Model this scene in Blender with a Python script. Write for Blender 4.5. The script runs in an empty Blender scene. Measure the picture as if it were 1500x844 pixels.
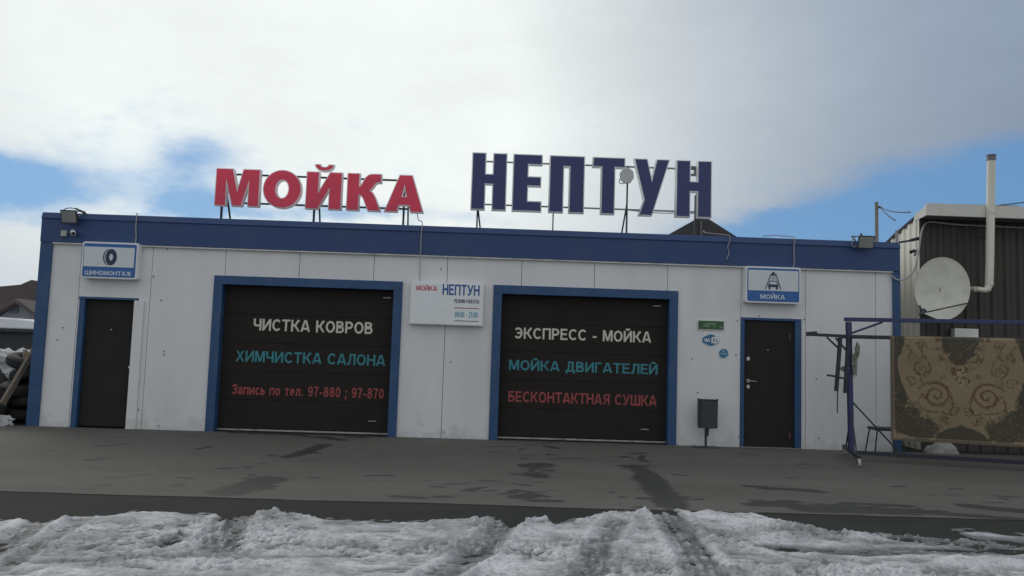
import bpy, bmesh, math, random
import numpy as np
from mathutils import Vector, Matrix, noise as mnoise

random.seed(7)
SC = bpy.context.scene
COL = SC.collection

# ------------------------------------------------------------------ camera
FPX = 1170.0
CAM = Vector((0.0, -12.4, 1.32))
YAW, PITCH, ROLL = math.radians(1.229), math.radians(4.729), math.radians(1.8466)
fw = Vector((math.sin(YAW)*math.cos(PITCH), math.cos(YAW)*math.cos(PITCH), math.sin(PITCH)))
r0 = Vector((math.cos(YAW), -math.sin(YAW), 0)); u0 = r0.cross(fw)
RT = r0*math.cos(ROLL) + u0*math.sin(ROLL)
UP = -r0*math.sin(ROLL) + u0*math.cos(ROLL)
cam_data = bpy.data.cameras.new('camera'); cam = bpy.data.objects.new('camera', cam_data); COL.objects.link(cam)
cam_data.sensor_width = 36.0; cam_data.lens = 36.0*FPX/1500.0
cam_data.clip_start = 0.05; cam_data.clip_end = 20000
M3 = Matrix((RT, UP, -fw)).transposed()
cam.matrix_world = Matrix.Translation(CAM) @ M3.to_4x4()
SC.camera = cam

def ray(px, py): return fw + RT*((px-750.0)/FPX) + UP*((422.0-py)/FPX)
def onY(px, py, Y=0.0):
    d = ray(px, py); return CAM + d*((Y-CAM.y)/d.y)
def onZ(px, py, Z=0.0):
    d = ray(px, py); return CAM + d*((Z-CAM.z)/d.z)
def onP(px, py, p, n):
    d = ray(px, py); return CAM + d*((p-CAM).dot(n)/d.dot(n))

# ------------------------------------------------------------------ world, sun, exposure
SUN_EL, SUN_AZ = math.radians(36), math.radians(-38)      # azimuth from +Y, positive towards +X
world = bpy.data.worlds.new('World'); SC.world = world; world.use_nodes = True
nt = world.node_tree; nt.nodes.clear()
def nd(t, **k):
    n = nt.nodes.new(t)
    for a, b in k.items(): setattr(n, a, b)
    return n
def mth(op, a, b=None, c=None, clamp=False):
    n = nd('ShaderNodeMath', operation=op, use_clamp=clamp)
    for i, v in enumerate((a, b, c)):
        if v is None: continue
        if isinstance(v, (int, float)): n.inputs[i].default_value = v
        else: nt.links.new(v, n.inputs[i])
    return n.outputs[0]
def mixc(f, a, b, blend='MIX'):
    n = nd('ShaderNodeMix', data_type='RGBA', blend_type=blend)
    for i, v in ((0, f), (6, a), (7, b)):
        if isinstance(v, (int, float)): n.inputs[i].default_value = v
        elif isinstance(v, tuple): n.inputs[i].default_value = (*v, 1)
        else: nt.links.new(v, n.inputs[i])
    return n.outputs[2]
def sstep(v, lo, hi):
    n = nd('ShaderNodeMapRange', interpolation_type='SMOOTHSTEP')
    nt.links.new(v, n.inputs[0]); n.inputs[1].default_value = lo; n.inputs[2].default_value = hi
    return n.outputs[0]
sky = nd('ShaderNodeTexSky', sky_type='NISHITA', sun_disc=False, sun_elevation=SUN_EL, sun_rotation=SUN_AZ)
sky.air_density = 1.0; sky.dust_density = 0.2; sky.ozone_density = 3.0
tc = nd('ShaderNodeTexCoord'); gen = tc.outputs['Generated']
sep = nd('ShaderNodeSeparateXYZ'); nt.links.new(gen, sep.inputs[0])
AZ = mth('MULTIPLY', mth('ARCTAN2', sep.outputs[0], sep.outputs[1]), 57.2958)
EL = mth('MULTIPLY', mth('ARCSINE', sep.outputs[2]), 57.2958)
def nz(scale, detail, rough, zs=1.0, off=0.0):
    mp = nd('ShaderNodeMapping'); mp.inputs['Scale'].default_value = (1, 1, zs); mp.inputs['Location'].default_value = (off, off*.7, 0)
    nt.links.new(gen, mp.inputs[0])
    n = nd('ShaderNodeTexNoise'); n.inputs['Scale'].default_value = scale; n.inputs['Detail'].default_value = detail; n.inputs['Roughness'].default_value = rough
    nt.links.new(mp.outputs[0], n.inputs['Vector']); return n.outputs[0]
n_big = nz(2.2, 5, .55, 2.0, 3.1); n_mid = nz(6.0, 6, .58, 2.2, 1.7); n_warp = nz(5.0, 4, .5, 1.6, 9.2); n_fine = nz(13.0, 8, .62, 2.4, 5.3)
AZw = mth('ADD', AZ, mth('MULTIPLY', mth('SUBTRACT', n_warp, .5), 7.0))
ELw = mth('ADD', EL, mth('MULTIPLY', mth('SUBTRACT', n_mid, .5), 4.5))
def blob(a, e, sa, se, az=AZw, el=ELw):
    da = mth('DIVIDE', mth('SUBTRACT', az, a), sa); de = mth('DIVIDE', mth('SUBTRACT', el, e), se)
    return mth('POWER', 2.71828, mth('MULTIPLY', mth('ADD', mth('MULTIPLY', da, da), mth('MULTIPLY', de, de)), -1.0))
def azel(px, py):
    d = ray(px, py).normalized(); return math.degrees(math.atan2(d.x, d.y)), math.degrees(math.asin(d.z))
GAPS = [(-20, 262, 130, 32, 1.0), (275, 232, 60, 34, .45), (300, 288, 80, 22, .65), (560, 318, 190, 18, .55), (1130, 340, 150, 20, .75),
        (1290, 322, 130, 34, 1.0), (1430, 285, 120, 40, 1.05), (1640, 250, 170, 50, 1.05), (-330, 230, 150, 40, .8), (150, 175, 260, 80, .22), (480, 245, 150, 50, .16), (1250, 250, 260, 40, .20), (60, 330, 120, 22, .2)]
tot = None
for px, py, sx, sy, w in GAPS:
    a, e = azel(px, py); b = mth('MULTIPLY', blob(a, e, sx/FPX*57.3, sy/FPX*57.3), w)
    tot = b if tot is None else mth('ADD', tot, b)
gap = sstep(mth('ADD', tot, mth('ADD', mth('MULTIPLY', mth('SUBTRACT', n_mid, .5), .70), mth('MULTIPLY', mth('SUBTRACT', n_fine, .5), .75))), .10, .85)
# cloud brightness: thin bright deck in front of the sun, greyer away from it
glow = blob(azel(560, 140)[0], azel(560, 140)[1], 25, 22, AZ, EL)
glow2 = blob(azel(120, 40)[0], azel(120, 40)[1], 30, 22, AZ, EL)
glow3 = blob(-58, 30, 26, 24, AZ, EL)  # glow left of the frame, added to brighten the cream gable
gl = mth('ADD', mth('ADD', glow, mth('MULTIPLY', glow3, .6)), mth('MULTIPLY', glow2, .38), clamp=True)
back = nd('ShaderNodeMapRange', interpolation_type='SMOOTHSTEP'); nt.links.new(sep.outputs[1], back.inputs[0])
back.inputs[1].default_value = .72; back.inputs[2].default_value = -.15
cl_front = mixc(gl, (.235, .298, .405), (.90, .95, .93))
# unseen deck beside and behind the camera, brightened to light the facade
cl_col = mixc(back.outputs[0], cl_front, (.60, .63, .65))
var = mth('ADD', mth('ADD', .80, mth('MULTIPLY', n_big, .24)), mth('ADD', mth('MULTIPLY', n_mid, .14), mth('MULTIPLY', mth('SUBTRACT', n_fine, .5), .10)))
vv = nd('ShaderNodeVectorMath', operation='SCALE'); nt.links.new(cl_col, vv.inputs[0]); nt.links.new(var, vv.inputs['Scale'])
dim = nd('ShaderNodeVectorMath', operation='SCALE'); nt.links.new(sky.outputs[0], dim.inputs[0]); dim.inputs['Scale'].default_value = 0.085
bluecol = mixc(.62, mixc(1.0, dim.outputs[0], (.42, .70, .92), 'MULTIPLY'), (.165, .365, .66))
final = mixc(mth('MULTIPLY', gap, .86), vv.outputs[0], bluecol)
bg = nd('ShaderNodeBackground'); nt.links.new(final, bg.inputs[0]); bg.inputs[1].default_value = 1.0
out = nd('ShaderNodeOutputWorld'); nt.links.new(bg.outputs[0], out.inputs[0])

sl = bpy.data.lights.new('sun', 'SUN'); sl.energy = .85; sl.angle = math.radians(28); sl.color = (1, .95, .86)
so = bpy.data.objects.new('sun', sl); COL.objects.link(so)
sd = Vector((math.sin(SUN_AZ)*math.cos(SUN_EL), math.cos(SUN_AZ)*math.cos(SUN_EL), math.sin(SUN_EL)))
so.rotation_euler = sd.to_track_quat('Z', 'Y').to_euler(); so.location = sd*60
SC.view_settings.view_transform = 'Standard'; SC.view_settings.look = 'None'
SC.view_settings.exposure = 0.0; SC.view_settings.gamma = 1.0; SC.view_settings.use_curve_mapping = False

# ------------------------------------------------------------------ helpers
MATS = {}
def mat(name, col, rough=.6, metal=0.0, var=.12, scale=6.0, bump=0.0, bscale=40.0, stretch=(1, 1, 1), dirt=None, dirt_amt=.0, dscale=2.0, spec=.5):
    if name in MATS: return MATS[name]
    m = bpy.data.materials.new(name); m.use_nodes = True; t = m.node_tree; n = t.nodes; l = t.links
    b = n['Principled BSDF']; b.inputs['Roughness'].default_value = rough; b.inputs['Metallic'].default_value = metal
    b.inputs['Specular IOR Level'].default_value = spec
    tcn = n.new('ShaderNodeTexCoord'); mp = n.new('ShaderNodeMapping'); mp.inputs['Scale'].default_value = stretch
    l.new(tcn.outputs['Object'], mp.inputs[0])
    nz = n.new('ShaderNodeTexNoise'); nz.inputs['Scale'].default_value = scale; nz.inputs['Detail'].default_value = 6; nz.inputs['Roughness'].default_value = .6
    l.new(mp.outputs[0], nz.inputs['Vector'])
    mr = n.new('ShaderNodeMapRange'); mr.inputs[1].default_value = .25; mr.inputs[2].default_value = .75; mr.inputs[3].default_value = 1-var; mr.inputs[4].default_value = 1+var
    l.new(nz.outputs[0], mr.inputs[0])
    sc = n.new('ShaderNodeVectorMath'); sc.operation = 'SCALE'; sc.inputs[0].default_value = col; l.new(mr.outputs[0], sc.inputs['Scale'])
    last = sc.outputs[0]
    if dirt:
        n2 = n.new('ShaderNodeTexNoise'); n2.inputs['Scale'].default_value = dscale; n2.inputs['Detail'].default_value = 9; n2.inputs['Roughness'].default_value = .65
        l.new(mp.outputs[0], n2.inputs['Vector'])
        m2 = n.new('ShaderNodeMapRange'); m2.inputs[1].default_value = .48; m2.inputs[2].default_value = .75; m2.inputs[4].default_value = dirt_amt; l.new(n2.outputs[0], m2.inputs[0])
        mx = n.new('ShaderNodeMix'); mx.data_type = 'RGBA'; l.new(m2.outputs[0], mx.inputs[0]); l.new(last, mx.inputs[6]); mx.inputs[7].default_value = (*dirt, 1)
        last = mx.outputs[2]
    l.new(last, b.inputs['Base Color'])
    rv = n.new('ShaderNodeMapRange'); rv.inputs[3].default_value = max(0, rough-.08); rv.inputs[4].default_value = min(1, rough+.12); l.new(nz.outputs[0], rv.inputs[0]); l.new(rv.outputs[0], b.inputs['Roughness'])
    if bump:
        n3 = n.new('ShaderNodeTexNoise'); n3.inputs['Scale'].default_value = bscale; n3.inputs['Detail'].default_value = 5; l.new(mp.outputs[0], n3.inputs['Vector'])
        bp = n.new('ShaderNodeBump'); bp.inputs['Strength'].default_value = bump; bp.inputs['Distance'].default_value = .02
        l.new(n3.outputs[0], bp.inputs['Height']); l.new(bp.outputs[0], b.inputs['Normal'])
    MATS[name] = m; return m

ORG = {}
def empty(name, loc, label, cat, group=None):
    o = bpy.data.objects.new(name, None); COL.objects.link(o); o.location = loc; o.empty_display_size = .2
    o['label'] = label; o['category'] = cat
    if group: o['group'] = group
    ORG[o] = Vector(loc); return o
def obj(name, bm, m, parent=None, smooth=False, bevel=0.0, label=None, recalc=True):
    """bm holds world coordinates; links ONE mesh object, under parent if given"""
    if recalc: bmesh.ops.recalc_face_normals(bm, faces=bm.faces)
    me = bpy.data.meshes.new(name)
    org = ORG.get(parent, Vector((0, 0, 0))) if parent else Vector((0, 0, 0))
    if parent: bmesh.ops.translate(bm, verts=bm.verts, vec=-org)
    bm.to_mesh(me); bm.free()
    o = bpy.data.objects.new(name, me); COL.objects.link(o)
    me.materials.append(m)
    if smooth:
        for p in me.polygons: p.use_smooth = True
        me.set_sharp_from_angle(angle=math.radians(38))
    if bevel:
        b = o.modifiers.new('bevel', 'BEVEL'); b.width = bevel; b.segments = 2; b.limit_method = 'ANGLE'; b.angle_limit = math.radians(50)
    if parent: o.parent = parent; ORG[o] = org
    if label: o['label'] = label
    return o
def tag(o, label, cat, group=None):
    """a one-mesh thing: move its origin to its base and describe it"""
    me = o.data; vs = [v.co.copy() for v in me.vertices]
    c = Vector((sum(v.x for v in vs)/len(vs), sum(v.y for v in vs)/len(vs), min(v.z for v in vs)))
    me.transform(Matrix.Translation(-c)); o.location = c
    o['label'] = label; o['category'] = cat
    if group: o['group'] = group
    return o
def struct(o, kind='structure'): o['kind'] = kind; return o

def B(*boxes):
    bm = bmesh.new()
    for b in boxes: box(bm, *b)
    return bm
def box(bm, x0, x1, y0, y1, z0, z1):
    v = [bm.verts.new(p) for p in ((x0,y0,z0),(x1,y0,z0),(x1,y1,z0),(x0,y1,z0),(x0,y0,z1),(x1,y0,z1),(x1,y1,z1),(x0,y1,z1))]
    for f in ((0,3,2,1),(4,5,6,7),(0,1,5,4),(1,2,6,5),(2,3,7,6),(3,0,4,7)): bm.faces.new([v[i] for i in f])
def beam(bm, a, b, w, h=None, up=Vector((0, 0, 1))):
    """square bar from a to b"""
    h = h or w; a = Vector(a); b = Vector(b); d = (b-a).normalized()
    if abs(d.dot(up)) > .98: up = Vector((0, 1, 0))
    s = d.cross(up).normalized(); u = s.cross(d).normalized()
    v = [bm.verts.new(p + s*(i*w/2) + u*(j*h/2)) for p in (a, b) for i, j in ((-1,-1),(1,-1),(1,1),(-1,1))]
    for f in ((0,1,2,3),(7,6,5,4),(0,4,5,1),(1,5,6,2),(2,6,7,3),(3,7,4,0)): bm.faces.new([v[i] for i in f])
def tube(bm, pts, r, n=8, cap=True):
    pts = [Vector(p) for p in pts]; rings = []
    rs = r if isinstance(r, (list, tuple)) else [r]*len(pts)
    prev = None
    for i, p in enumerate(pts):
        d = (pts[min(i+1, len(pts)-1)] - pts[max(i-1, 0)]).normalized()
        if prev is None:
            s = d.cross(Vector((0, 0, 1)));  s = s if s.length > .05 else d.cross(Vector((0, 1, 0)))
        else: s = prev - d*prev.dot(d)
        s.normalize(); prev = s; t = d.cross(s)
        rings.append([bm.verts.new(p + (s*math.cos(2*math.pi*k/n) + t*math.sin(2*math.pi*k/n))*rs[i]) for k in range(n)])
    for a, b in zip(rings, rings[1:]):
        for k in range(n): bm.faces.new((a[k], a[(k+1)%n], b[(k+1)%n], b[k]))
    if cap: bm.faces.new(rings[0][::-1]); bm.faces.new(rings[-1])
def smooth_path(pts, sub=6):
    pts = [Vector(p) for p in pts]; o = []
    for i in range(len(pts)-1):
        p0 = pts[max(i-1, 0)]; p1 = pts[i]; p2 = pts[i+1]; p3 = pts[min(i+2, len(pts)-1)]
        for k in range(sub):
            t = k/sub
            o.append(.5*((2*p1) + (p2-p0)*t + (2*p0-5*p1+4*p2-p3)*t*t + (3*p1-p0-3*p2+p3)*t**3))
    o.append(pts[-1]); return o
def TB(pts, r, n=8, sub=0):
    bm = bmesh.new(); tube(bm, smooth_path(pts, sub) if sub else pts, r, n); return bm
def prism(bm, loop, y0, y1):
    """loop of (x,z), extruded from y0 to y1"""
    a = [bm.verts.new((x, y0, z)) for x, z in loop]; b = [bm.verts.new((x, y1, z)) for x, z in loop]
    bm.faces.new(a); bm.faces.new(b[::-1]); n = len(loop)
    for i in range(n): bm.faces.new((a[i], b[i], b[(i+1)%n], a[(i+1)%n]))
def PR(loops, y0, y1):
    bm = bmesh.new()
    for l in loops: prism(bm, l, y0, y1)
    return bm
def rrect(x0, x1, z0, z1, r, n=5):
    o = []
    for cx, cz, a in ((x1-r, z0+r, -90), (x1-r, z1-r, 0), (x0+r, z1-r, 90), (x0+r, z0+r, 180)):
        for k in range(n+1):
            t = math.radians(a + 90*k/n); o.append((cx+r*math.cos(t), cz+r*math.sin(t)))
    return o
def ell(cx, cz, rx, rz, n=28, a0=0, a1=360):
    full = abs(a1-a0) >= 360
    return [(cx+rx*math.cos(math.radians(a0+(a1-a0)*k/(n if full else n-1))), cz+rz*math.sin(math.radians(a0+(a1-a0)*k/(n if full else n-1)))) for k in range(n)]
def ring_prism(bm, cx, cz, ro, ri, y0, y1, n=28):
    A = ell(cx, cz, *ro, n); I = ell(cx, cz, *ri, n)
    for k in range(n):
        j = (k+1) % n; prism(bm, [A[k], A[j], I[j], I[k]], y0, y1)

# lettering: outlines -> curve -> mesh (no operators)
def curve_mesh(cu):
    o = bpy.data.objects.new('tmp', cu); COL.objects.link(o)
    dg = bpy.context.evaluated_depsgraph_get(); dg.update()
    me = bpy.data.meshes.new_from_object(o.evaluated_get(dg)); bpy.data.objects.remove(o)
    bpy.data.curves.remove(cu); return me
# bold sans alphabet, each glyph a few strokes: (advance width, [polylines]); cap height 1
T_ = .168; H_ = T_/2
def ar(cx, cy, rx, ry, a0, a1, n=10): return [(cx+rx*math.cos(math.radians(a0+(a1-a0)*k/n)), cy+ry*math.sin(math.radians(a0+(a1-a0)*k/n))) for k in range(n+1)]
L0, TOP, BOT = H_, 1-H_*.85, H_*.85
def stem(x, z0=0, z1=1): return [(x, z0), (x, z1)]
GL = {
 'А': (.80, [[(.07,0),(.36,1)], [(.73,0),(.44,1)], [(.2,.27),(.6,.27)], [(.34,.93),(.46,.93)]]),
 'Б': (.68, [stem(L0), [(0,TOP),(.60,TOP)], [(.1,.57),(.36,.57)]+ar(.36,.325,.225,.245,90,-90)+[(.1,BOT)]]),
 'В': (.70, [stem(L0), [(.1,TOP),(.36,TOP)]+ar(.36,.745,.19,.175,90,-90,8)+[(.1,.57)], [(.1,.53),(.38,.53)]+ar(.38,.305,.22,.225,90,-90,8)+[(.1,BOT)]]),
 'Г': (.58, [stem(L0), [(0,TOP),(.58,TOP)]]),
 'Д': (.80, [[(.03,.09),(.77,.09)], [(.08,-.16),(.08,.17)], [(.72,-.16),(.72,.17)], [(.17,.1),(.25,.3),(.28,.6),(.28,1)], [(.2,TOP),(.68,TOP)], stem(.6,.05,1)]),
 'Е': (.64, [stem(L0), [(0,TOP),(.62,TOP)], [(.1,.52),(.57,.52)], [(0,BOT),(.64,BOT)]]),
 'Ж': (1.06, [stem(.53), [(.06,0),(.44,.52)], [(1.0,0),(.62,.52)], [(.08,1),(.44,.5)], [(.98,1),(.62,.5)], [(.36,.51),(.70,.51)]]),
 'З': (.64, [[(.05,.76)]+ar(.30,.735,.22,.185,170,-80,12), [(.2,.54)]+[(.32,.54)]+ar(.31,.305,.24,.225,85,-165,14)]),
 'И': (.74, [stem(L0), stem(.74-L0), [(.13,.12),(.61,.88)]]),
 'Й': (.74, [stem(L0), stem(.74-L0), [(.13,.12),(.61,.88)], ar(.37,1.22,.15,.12,190,350,8)]),
 'К': (.74, [stem(L0), [(.16,.50),(.36,.54),(.50,.78),(.58,.92),(.72,.92)], [(.30,.56),(.68,0)]]),
 'Л': (.74, [stem(.74-L0), [(.2,TOP),(.7,TOP)], [(.27,.95),(.26,.5),(.2,.16),(.13,.085),(0,.085)]]),
 'М': (.88, [stem(L0), stem(.88-L0), [(.14,1),(.44,.06)], [(.74,1),(.44,.06)]]),
 'Н': (.74, [stem(L0), stem(.74-L0), [(.1,.52),(.64,.52)]]),
 'О': (.82, [ar(.41,.5,.315,.415,0,360,26)]),
 'П': (.74, [stem(L0), stem(.74-L0), [(.1,TOP),(.64,TOP)]]),
 'Р': (.68, [stem(L0), [(.1,TOP),(.34,TOP)]+ar(.34,.68,.24,.235,90,-90)+[(.1,.445)]]),
 'С': (.76, [ar(.41,.5,.315,.415,42,318,22)]),
 'Т': (.70, [stem(.35), [(0,TOP),(.70,TOP)]]),
 'У': (.74, [[(.07,1),(.37,.33)], [(.68,1),(.44,.36),(.34,.14),(.24,.085),(.08,.085)]]),
 'Х': (.76, [[(.08,0),(.66,1)], [(.68,0),(.10,1)]]),
 'Ч': (.68, [stem(.68-L0), [(L0,1),(L0,.62)]+ar(.24,.58,.145,.16,180,270,6)+[(.62,.42)]]),
 'Ш': (1.02, [stem(L0), stem(.51), stem(1.02-L0), [(0,BOT),(1.02,BOT)]]),
 'Ы': (.92, [stem(L0), stem(.92-L0), [(.1,.57),(.32,.57)]+ar(.32,.325,.2,.245,90,-90)+[(.1,BOT)]]),
 'Э': (.76, [ar(.35,.5,.315,.415,138,-138,22), [(.26,.5),(.64,.5)]]),
 'Я': (.72, [stem(.72-L0), [(.62,TOP),(.36,TOP)]+ar(.36,.70,.22,.22,90,270)+[(.62,.48)], [(.40,.48),(.08,0)]]),
 'а': (.58, [[(.07,.53)]+ar(.27,.50,.19,.165,150,0,8)+[(.46,0)], [(.44,.40),(.24,.37)]+ar(.20,.215,.115,.145,90,270,7)+[(.30,.075),(.44,.2)]]),
 'п': (.62, [stem(L0,0,.73), stem(.62-L0,0,.73), [(.1,.65),(.5,.65)]]),
 'и': (.62, [stem(L0,0,.73), stem(.62-L0,0,.73), [(.12,.1),(.50,.63)]]),
 'с': (.56, [ar(.31,.365,.215,.28,48,312,16)]),
 'ь': (.56, [stem(L0,0,.73), [(.1,.44),(.3,.44)]+ar(.3,.26,.165,.18,90,-90,8)+[(.1,.08)]]),
 'о': (.62, [ar(.31,.365,.215,.28,0,360,22)]),
 'т': (.54, [stem(.27,0,.73), [(0,.65),(.54,.65)]]),
 'е': (.60, [ar(.30,.365,.205,.28,0,305,18), [(.12,.36),(.57,.36)]]),
 'л': (.60, [stem(.60-L0,0,.73), [(.16,.65),(.55,.65)], [(.22,.70),(.2,.36),(.15,.12),(.08,.085),(0,.085)]]),
 '0': (.62, [ar(.31,.5,.215,.415,0,360,22)]),
 '1': (.46, [stem(.30), [(.30,.92),(.04,.70)]]),
 '2': (.62, [ar(.31,.70,.21,.22,165,-30,12)+[(.42,.5),(.12,.1)], [(.02,BOT),(.6,BOT)]]),
 '7': (.62, [[(.02,TOP),(.60,TOP)], [(.54,.95),(.36,.58),(.26,0)]]),
 '8': (.64, [ar(.32,.73,.19,.19,0,360,18), ar(.32,.29,.225,.21,0,360,18)]),
 '9': (.62, [ar(.31,.67,.215,.25,0,360,20), [(.525,.68),(.52,.40)]+ar(.31,.36,.21,.28,0,-145,12)]),
 '-': (.40, [[(.03,.36),(.37,.36)]]),
 '.': (.28, [[(.14,0),(.14,.2)]]),
 ':': (.30, [[(.15,.05),(.15,.25)], [(.15,.52),(.15,.72)]]),
 ';': (.30, [[(.15,.02),(.15,.2)], [(.17,.05),(.08,-.17)], [(.15,.52),(.15,.72)]]),
 'W': (1.0, [[(.07,1),(.27,.05)], [(.50,1),(.29,.05)], [(.50,1),(.71,.05)], [(.93,1),(.73,.05)]]),
 'i': (.24, [[(.12,0),(.12,.70)], [(.12,.83),(.12,1)]]),
 'F': (.62, [stem(L0), [(0,TOP),(.60,TOP)], [(.1,.50),(.52,.50)]]),
 ' ': (.34, []),
}
def stroke_poly(P, w):
    """left and right edges of a mitred stroke"""
    P = [Vector(p) for p in P]; closed = (P[0]-P[-1]).length < 1e-6
    Q = P[:-1] if closed else P; n = len(Q); E = []
    for i, p in enumerate(Q):
        a = Q[i-1] if (closed or i > 0) else None; b = Q[(i+1) % n] if (closed or i < n-1) else None
        d0 = (p-a).normalized() if a is not None else (b-p).normalized(); d1 = (b-p).normalized() if b is not None else d0
        n0, n1 = Vector((-d0.y, d0.x)), Vector((-d1.y, d1.x)); m = (n0+n1)
        m = m.normalized()/max(.45, m.normalized().dot(n1)) if m.length > .05 else n1
        E.append((p+m*w/2, p-m*w/2))
    if closed: E.append(E[0])
    return E
def text(s, X0, X1, Z0, Z1, Y, bold=.03, depth=.003, gap=.10):
    """one mesh of a line of lettering, fitted to the given box on the wall plane Y"""
    tot = sum(GL[c][0] for c in s) + gap*(len(s)-1); sx = (X1-X0)/tot; sz = Z1-Z0; x = 0; bm = bmesh.new()
    for c in s:
        w, strokes = GL[c]
        for k, P in enumerate(strokes):
            y0 = Y-depth*(1-.07*k)
            E = stroke_poly(P, T_*(1+(bold-.03)*4))
            lim = (-.2, 1.4) if c in 'ДЙ;' else (0, 1)
            f = lambda v: (X0+(x+v.x)*sx, Z0+min(max(v.y, lim[0]), lim[1])*sz)
            for (a, b), (c2, d2) in zip(E, E[1:]):
                q = [f(a), f(b), f(d2), f(c2)]
                A = [bm.verts.new((u, y0, v)) for u, v in q]; Bk = [bm.verts.new((u, Y+.0005, v)) for u, v in q]
                try: bm.faces.new(A)
                except ValueError: pass
                for i in range(4): bm.faces.new((A[i], Bk[i], Bk[(i+1) % 4], A[(i+1) % 4]))
        x += w+gap
    bmesh.ops.remove_doubles(bm, verts=bm.verts, dist=1e-5)
    return bm
def outline_mesh(loops, off, ext):
    cu = bpy.data.curves.new('tmp', 'CURVE'); cu.dimensions = '2D'; cu.fill_mode = 'BOTH'; cu.offset = off; cu.extrude = ext
    for lp in loops:
        s = cu.splines.new('POLY'); s.points.add(len(lp)-1)
        for p, (x, y) in zip(s.points, lp): p.co = (x, y, 0, 1)
        s.use_cyclic_u = True
    return curve_mesh(cu)

# ------------------------------------------------------------------ materials
white_panel = mat('white_panel', (.74, .745, .76), .42, var=.035, scale=1.6, dirt=(.50, .50, .49), dirt_amt=.40, dscale=1.1, stretch=(1, 1, .35), bump=.03, bscale=120)
_t = white_panel.node_tree; _n = _t.nodes; _l = _t.links; _b = _n['Principled BSDF']; _src = _b.inputs['Base Color'].links[0].from_socket
_tc = _n.new('ShaderNodeTexCoord'); _g = _n.new('ShaderNodeNewGeometry'); _sp = _n.new('ShaderNodeSeparateXYZ'); _l.new(_g.outputs['Position'], _sp.inputs[0])
_nz = _n.new('ShaderNodeTexNoise'); _nz.inputs['Scale'].default_value = 5; _nz.inputs['Detail'].default_value = 8; _nz.inputs['Roughness'].default_value = .7; _l.new(_g.outputs['Position'], _nz.inputs['Vector'])
_h1 = _n.new('ShaderNodeMapRange'); _l.new(_sp.outputs[2], _h1.inputs[0]); _h1.inputs[1].default_value = 0; _h1.inputs[2].default_value = .5; _h1.inputs[3].default_value = .20; _h1.inputs[4].default_value = -.12
_ad = _n.new('ShaderNodeMath'); _ad.operation = 'ADD'; _l.new(_nz.outputs[0], _ad.inputs[0]); _l.new(_h1.outputs[0], _ad.inputs[1])
_m = _n.new('ShaderNodeMapRange'); _l.new(_ad.outputs[0], _m.inputs[0]); _m.inputs[1].default_value = .58; _m.inputs[2].default_value = .72; _m.inputs[4].default_value = .28
_x = _n.new('ShaderNodeMix'); _x.data_type = 'RGBA'; _l.new(_m.outputs[0], _x.inputs[0]); _l.new(_src, _x.inputs[6]); _x.inputs[7].default_value = (.30, .29, .27, 1); _l.new(_x.outputs[2], _b.inputs['Base Color'])
blue_trim = mat('blue_trim', (.021, .075, .19), .5, var=.12, scale=5, dirt=(.07, .12, .22), dirt_amt=.5, dscale=3)
blue_fascia = mat('blue_fascia', (.027, .064, .185), .55, var=.08, scale=1.5, dirt=(.05, .08, .17), dirt_amt=.35, dscale=1.3)
door_dark = mat('garage_door_coating', (.030, .026, .024), .75, var=.10, scale=3, bump=.03, bscale=300, spec=.12)
steel_door = mat('steel_door', (.030, .028, .027), .7, var=.12, scale=3, bump=.05, bscale=80, spec=.15)
seal_white = mat('seal_white', (.62, .62, .58), .6, dirt=(.2, .19, .17), dirt_amt=.7, dscale=4)
rubber = mat('rubber', (.013, .013, .014), .75, var=.2)
chrome = mat('chrome', (.62, .62, .60), .3, metal=.9)
roof_felt = mat('roof_felt', (.18, .19, .20), .9, var=.2, bump=.2)
txt_white = mat('lettering_cream', (.66, .63, .54), .5, dirt=(.35, .33, .28), dirt_amt=.5, dscale=6)
txt_teal = mat('lettering_teal', (.035, .235, .285), .5, dirt=(.03, .14, .17), dirt_amt=.7, dscale=5)
txt_red = mat('lettering_red', (.34, .062, .066), .5, dirt=(.18, .045, .05), dirt_amt=.8, dscale=5)
red_face = mat('red_sign_face', (.62, .055, .085), .35, var=.05, scale=2)
navy_face = mat('navy_sign_face', (.032, .044, .165), .35, var=.08, scale=2)
sign_white = mat('sign_white', (.78, .79, .80), .4, var=.04)
sign_grey = mat('sign_panel', (.66, .70, .73), .35, var=.05)
sign_blue = mat('sign_blue', (.025, .125, .39), .35, var=.06)
sign_navy = mat('sign_navy', (.018, .028, .085), .4)
sign_red = mat('sign_red', (.50, .06, .09), .4)
sign_cobalt = mat('sign_cobalt', (.018, .095, .33), .4)
sign_teal = mat('sign_teal', (.03, .30, .44), .4)
sign_brown = mat('sign_brown', (.30, .14, .13), .4)
dark_steel = mat('dark_steel', (.055, .06, .072), .5, metal=.4, var=.2)
grey_steel = mat('grey_steel', (.30, .31, .33), .5, metal=.5, var=.15)
cable_grey = mat('cable_grey', (.36, .36, .36), .6)
cable_black = mat('cable_black', (.03, .03, .032), .6)
plastic_grey = mat('plastic_grey', (.42, .43, .42), .5)
glass = mat('lamp_glass', (.30, .31, .30), .12, var=.1, spec=.6)
bin_grey = mat('bin_grey', (.045, .047, .05), .6, var=.2, scale=30, bump=.2, bscale=150)
cream_sheet = mat('cream_sheet', (.84, .81, .70), .45, var=.05, scale=1.2, dirt=(.5, .46, .36), dirt_amt=.4, dscale=1.5)
brown_sheet = mat('brown_sheet', (.058, .052, .046), .5, var=.12, scale=1.4, spec=.35)
fascia_white = mat('eave_white', (.66, .65, .60), .45, var=.05, dirt=(.42, .40, .34), dirt_amt=.4)
dish_grey = mat('dish_grey', (.68, .67, .60), .55, var=.05, scale=3, dirt=(.36, .35, .31), dirt_amt=.5, dscale=4)
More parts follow.
